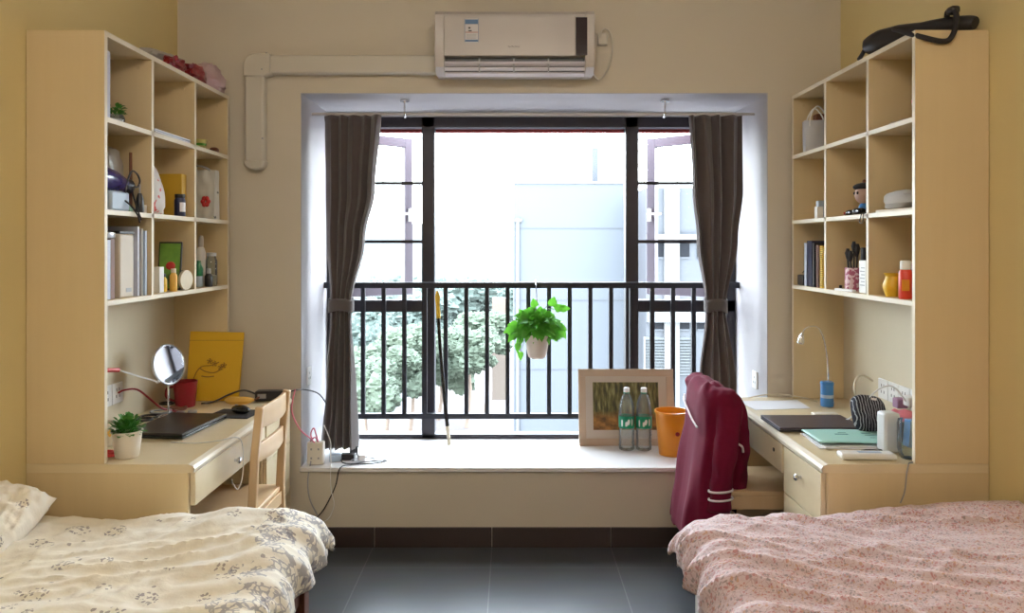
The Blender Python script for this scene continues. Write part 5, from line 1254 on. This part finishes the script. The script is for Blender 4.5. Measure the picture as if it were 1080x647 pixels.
obj('chimney', B((625-540)*26/F,(631-540)*26/F,26,26.3,zt,1.5+104*26/F), 'bgrey', t)
obj('parapet', B(xe-.03,xe+3.9,YA-.04,YA+.2,zt,zt+.08), 'bwhite', t)
YB2 = 23
def bx2(px0,px1,py0,py1,d=0,Y=YB2): a = P(px0,py0,Y); b = P(px1,py1,Y); return a.x, b.x, a.z, b.z
t = thing('apartment_block', 'pale block with dark windows and white louvres behind the right casement', 'building', (5.2,YB2,ZG))
obj('wall', B(4.05,9.5,YB2,YB2+8,ZG,1.5+62*YB2/F), 'bgrey', t)
obj('column', B(P(700,0,YB2).x,P(716,0,YB2).x,YB2-.12,YB2,ZG,1.5+62*YB2/F), 'bwhite', t)
obj('ledge', B(4.05,9.5,YB2-.25,YB2,P(0,250,YB2).z-.08,P(0,250,YB2).z+.08), 'bwhite', t)
obj('ledge', B(4.05,9.5,YB2-.25,YB2,P(0,322,YB2).z-.5,P(0,322,YB2).z), 'bwhite', t)
for a in ((688,727,255,273),(690,727,332,349),(735,760,255,273),(735,760,332,349)):
    x0,x1,z1,z0 = bx2(*a); w_ = obj('window', B(x0,x1,YB2-.03,YB2,z0,z1), 'bdark', t)
    m = MB(); m.box((x0+x1)/2-.03,(x0+x1)/2+.03,YB2-.06,YB2-.03,z0,z1); m.box(x0,x1,YB2-.06,YB2-.03,z0,z0+.05); obj('window_bar', m, 'bgrey', w_)
m = MB(); x0,x1,z1,z0 = bx2(680,730,355,395)
nL = 13
for k in range(nL): zz = z0+(z1-z0)*k/nL; m.add([(x0,YB2-.02,zz+.08),(x1,YB2-.02,zz+.08),(x1,YB2-.12,zz),(x0,YB2-.12,zz)], [(0,1,2,3)])
m.box(x0-.05,x0,YB2-.12,YB2,z0,z1); m.box(x1,x1+.05,YB2-.12,YB2,z0,z1)
obj('louvre_screen', m, 'louv', t, smooth=False)
# hills, with the haze painted into their colour
m = MB(); m.grid(60, 8, lambda u, v: Vector((-150+300*u, 170+30*v, ZG+ (sin(PI*v*.5))*(16.5+7*nz(u*5,0,1)-9*max(0,u-.42)*2)*1.0)))
o = struct('trim_hills', m, 'hill'); o.name = 'hill_ridge'
def tree(lab, px, py, Y, r, mt, seed, h=1.0, zlift=None):
    c = P(px, py, Y); t = thing('tree', lab, 'tree', (c.x, Y, ZG), 'trees outside the window')
    m = MB(); rnd = random.Random(seed)
    for k in range(46):
        d = Vector((rnd.uniform(-1,1), rnd.uniform(-.8,.8), rnd.uniform(-.55,.65)*h)); d *= r*.68
        rr = r*rnd.uniform(.14,.36)
        m.ball(c+d, rr, rr, rr*.85, 28, 20, fn=lambda q: 1+.35*nz(q.x*3+k,q.y*3,q.z*3)+.34*nz(q.x*11+k,q.y*11,q.z*11))
    obj('crown', m, mt, t)
    obj('trunk', MB().tube([(c.x,Y,ZG),(c.x+.1*r,Y,(ZG+c.z)/2),(c.x,Y,c.z)], [r*.06,r*.045,r*.03], 8, smooth=3), 'trunk', t)
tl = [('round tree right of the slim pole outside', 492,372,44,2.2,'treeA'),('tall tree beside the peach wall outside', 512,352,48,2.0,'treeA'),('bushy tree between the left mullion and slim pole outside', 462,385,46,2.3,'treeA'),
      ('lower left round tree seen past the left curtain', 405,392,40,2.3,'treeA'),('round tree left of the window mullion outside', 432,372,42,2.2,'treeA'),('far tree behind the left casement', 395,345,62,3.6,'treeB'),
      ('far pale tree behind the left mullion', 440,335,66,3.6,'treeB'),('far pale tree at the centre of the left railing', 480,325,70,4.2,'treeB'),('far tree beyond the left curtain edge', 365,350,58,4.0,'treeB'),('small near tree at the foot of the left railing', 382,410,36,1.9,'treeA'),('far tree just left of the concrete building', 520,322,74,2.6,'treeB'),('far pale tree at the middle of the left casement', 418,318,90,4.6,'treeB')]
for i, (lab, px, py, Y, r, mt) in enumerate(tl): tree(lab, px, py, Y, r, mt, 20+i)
outb('boundary_wall', B(P(519,0,52).x,P(534,0,52).x,52,53,ZG,P(0,315,52).z), 'orangew', 'narrow peach wall seen just left of the concrete building', 'wall')
m = MB().add([(-14,22,ZG+.02),(-9,22,ZG+.02),(-6.5,55,ZG+.02),(-9.5,55,ZG+.02)], [(0,1,2,3)]); m.add([(-14,22,ZG),(-9,22,ZG),(-6.5,55,ZG),(-9.5,55,ZG)], [(0,1,2,3)])
struct('road', m, 'road', smooth=False)

# ------------------------------------------------------------------ ceiling lamps behind the camera
def lamp(lab, x, y, power, col):
    t = thing('ceiling_light', lab, 'ceiling light', (x, y, ZC))
    obj('housing', B(x-.62,x+.62,y-.06,y+.06,ZC-.035,ZC), 'white', t, bevel=.004)
    ml = mat('tube_glow_'+str(round(y*10)), (.9,.9,.85), .5, emit=col+(power,))
    obj('tube', MB().tube([(x-.58,y,ZC-.052),(x+.58,y,ZC-.052)], .017, 12), ml, t)
lamp('long fluorescent ceiling light over the middle of the room', 0, 1.1, LAMP1, (1.0,.90,.78))
lamp('long fluorescent ceiling light near the room entrance', 0, -.45, LAMP2, (1.0,.90,.78))

# ------------------------------------------------------------------ world, camera
w = bpy.data.worlds.new('sky'); SC.world = w; w.use_nodes = True
nt = w.node_tree; bg = nt.nodes['Background']
tc = nt.nodes.new('ShaderNodeTexCoord'); sp = nt.nodes.new('ShaderNodeSeparateXYZ'); nt.links.new(tc.outputs['Generated'], sp.inputs[0])
cr = nt.nodes.new('ShaderNodeValToRGB'); cr.color_ramp.elements[0].position = 0; cr.color_ramp.elements[0].color = (.90,.97,1,1); cr.color_ramp.elements[1].position = .6; cr.color_ramp.elements[1].color = (.80,.89,1,1)
nt.links.new(sp.outputs['Z'], cr.inputs[0]); nt.links.new(cr.outputs[0], bg.inputs['Color']); bg.inputs['Strength'].default_value = SKY
cam = bpy.data.cameras.new('camera'); co = bpy.data.objects.new('camera', cam); COL.objects.link(co)
co.location = (0,0,EYE); co.rotation_euler = (R(90),0,0); cam.sensor_width = 36; cam.lens = F/1080*36
cam.shift_y = -(323.5-VY)/1080; cam.clip_start = .05; cam.clip_end = 600
SC.camera = co
vs = SC.view_settings; vs.view_transform = 'Standard'; vs.look = 'None'; vs.gamma = 1; vs.use_curve_mapping = False; vs.exposure = EXPO
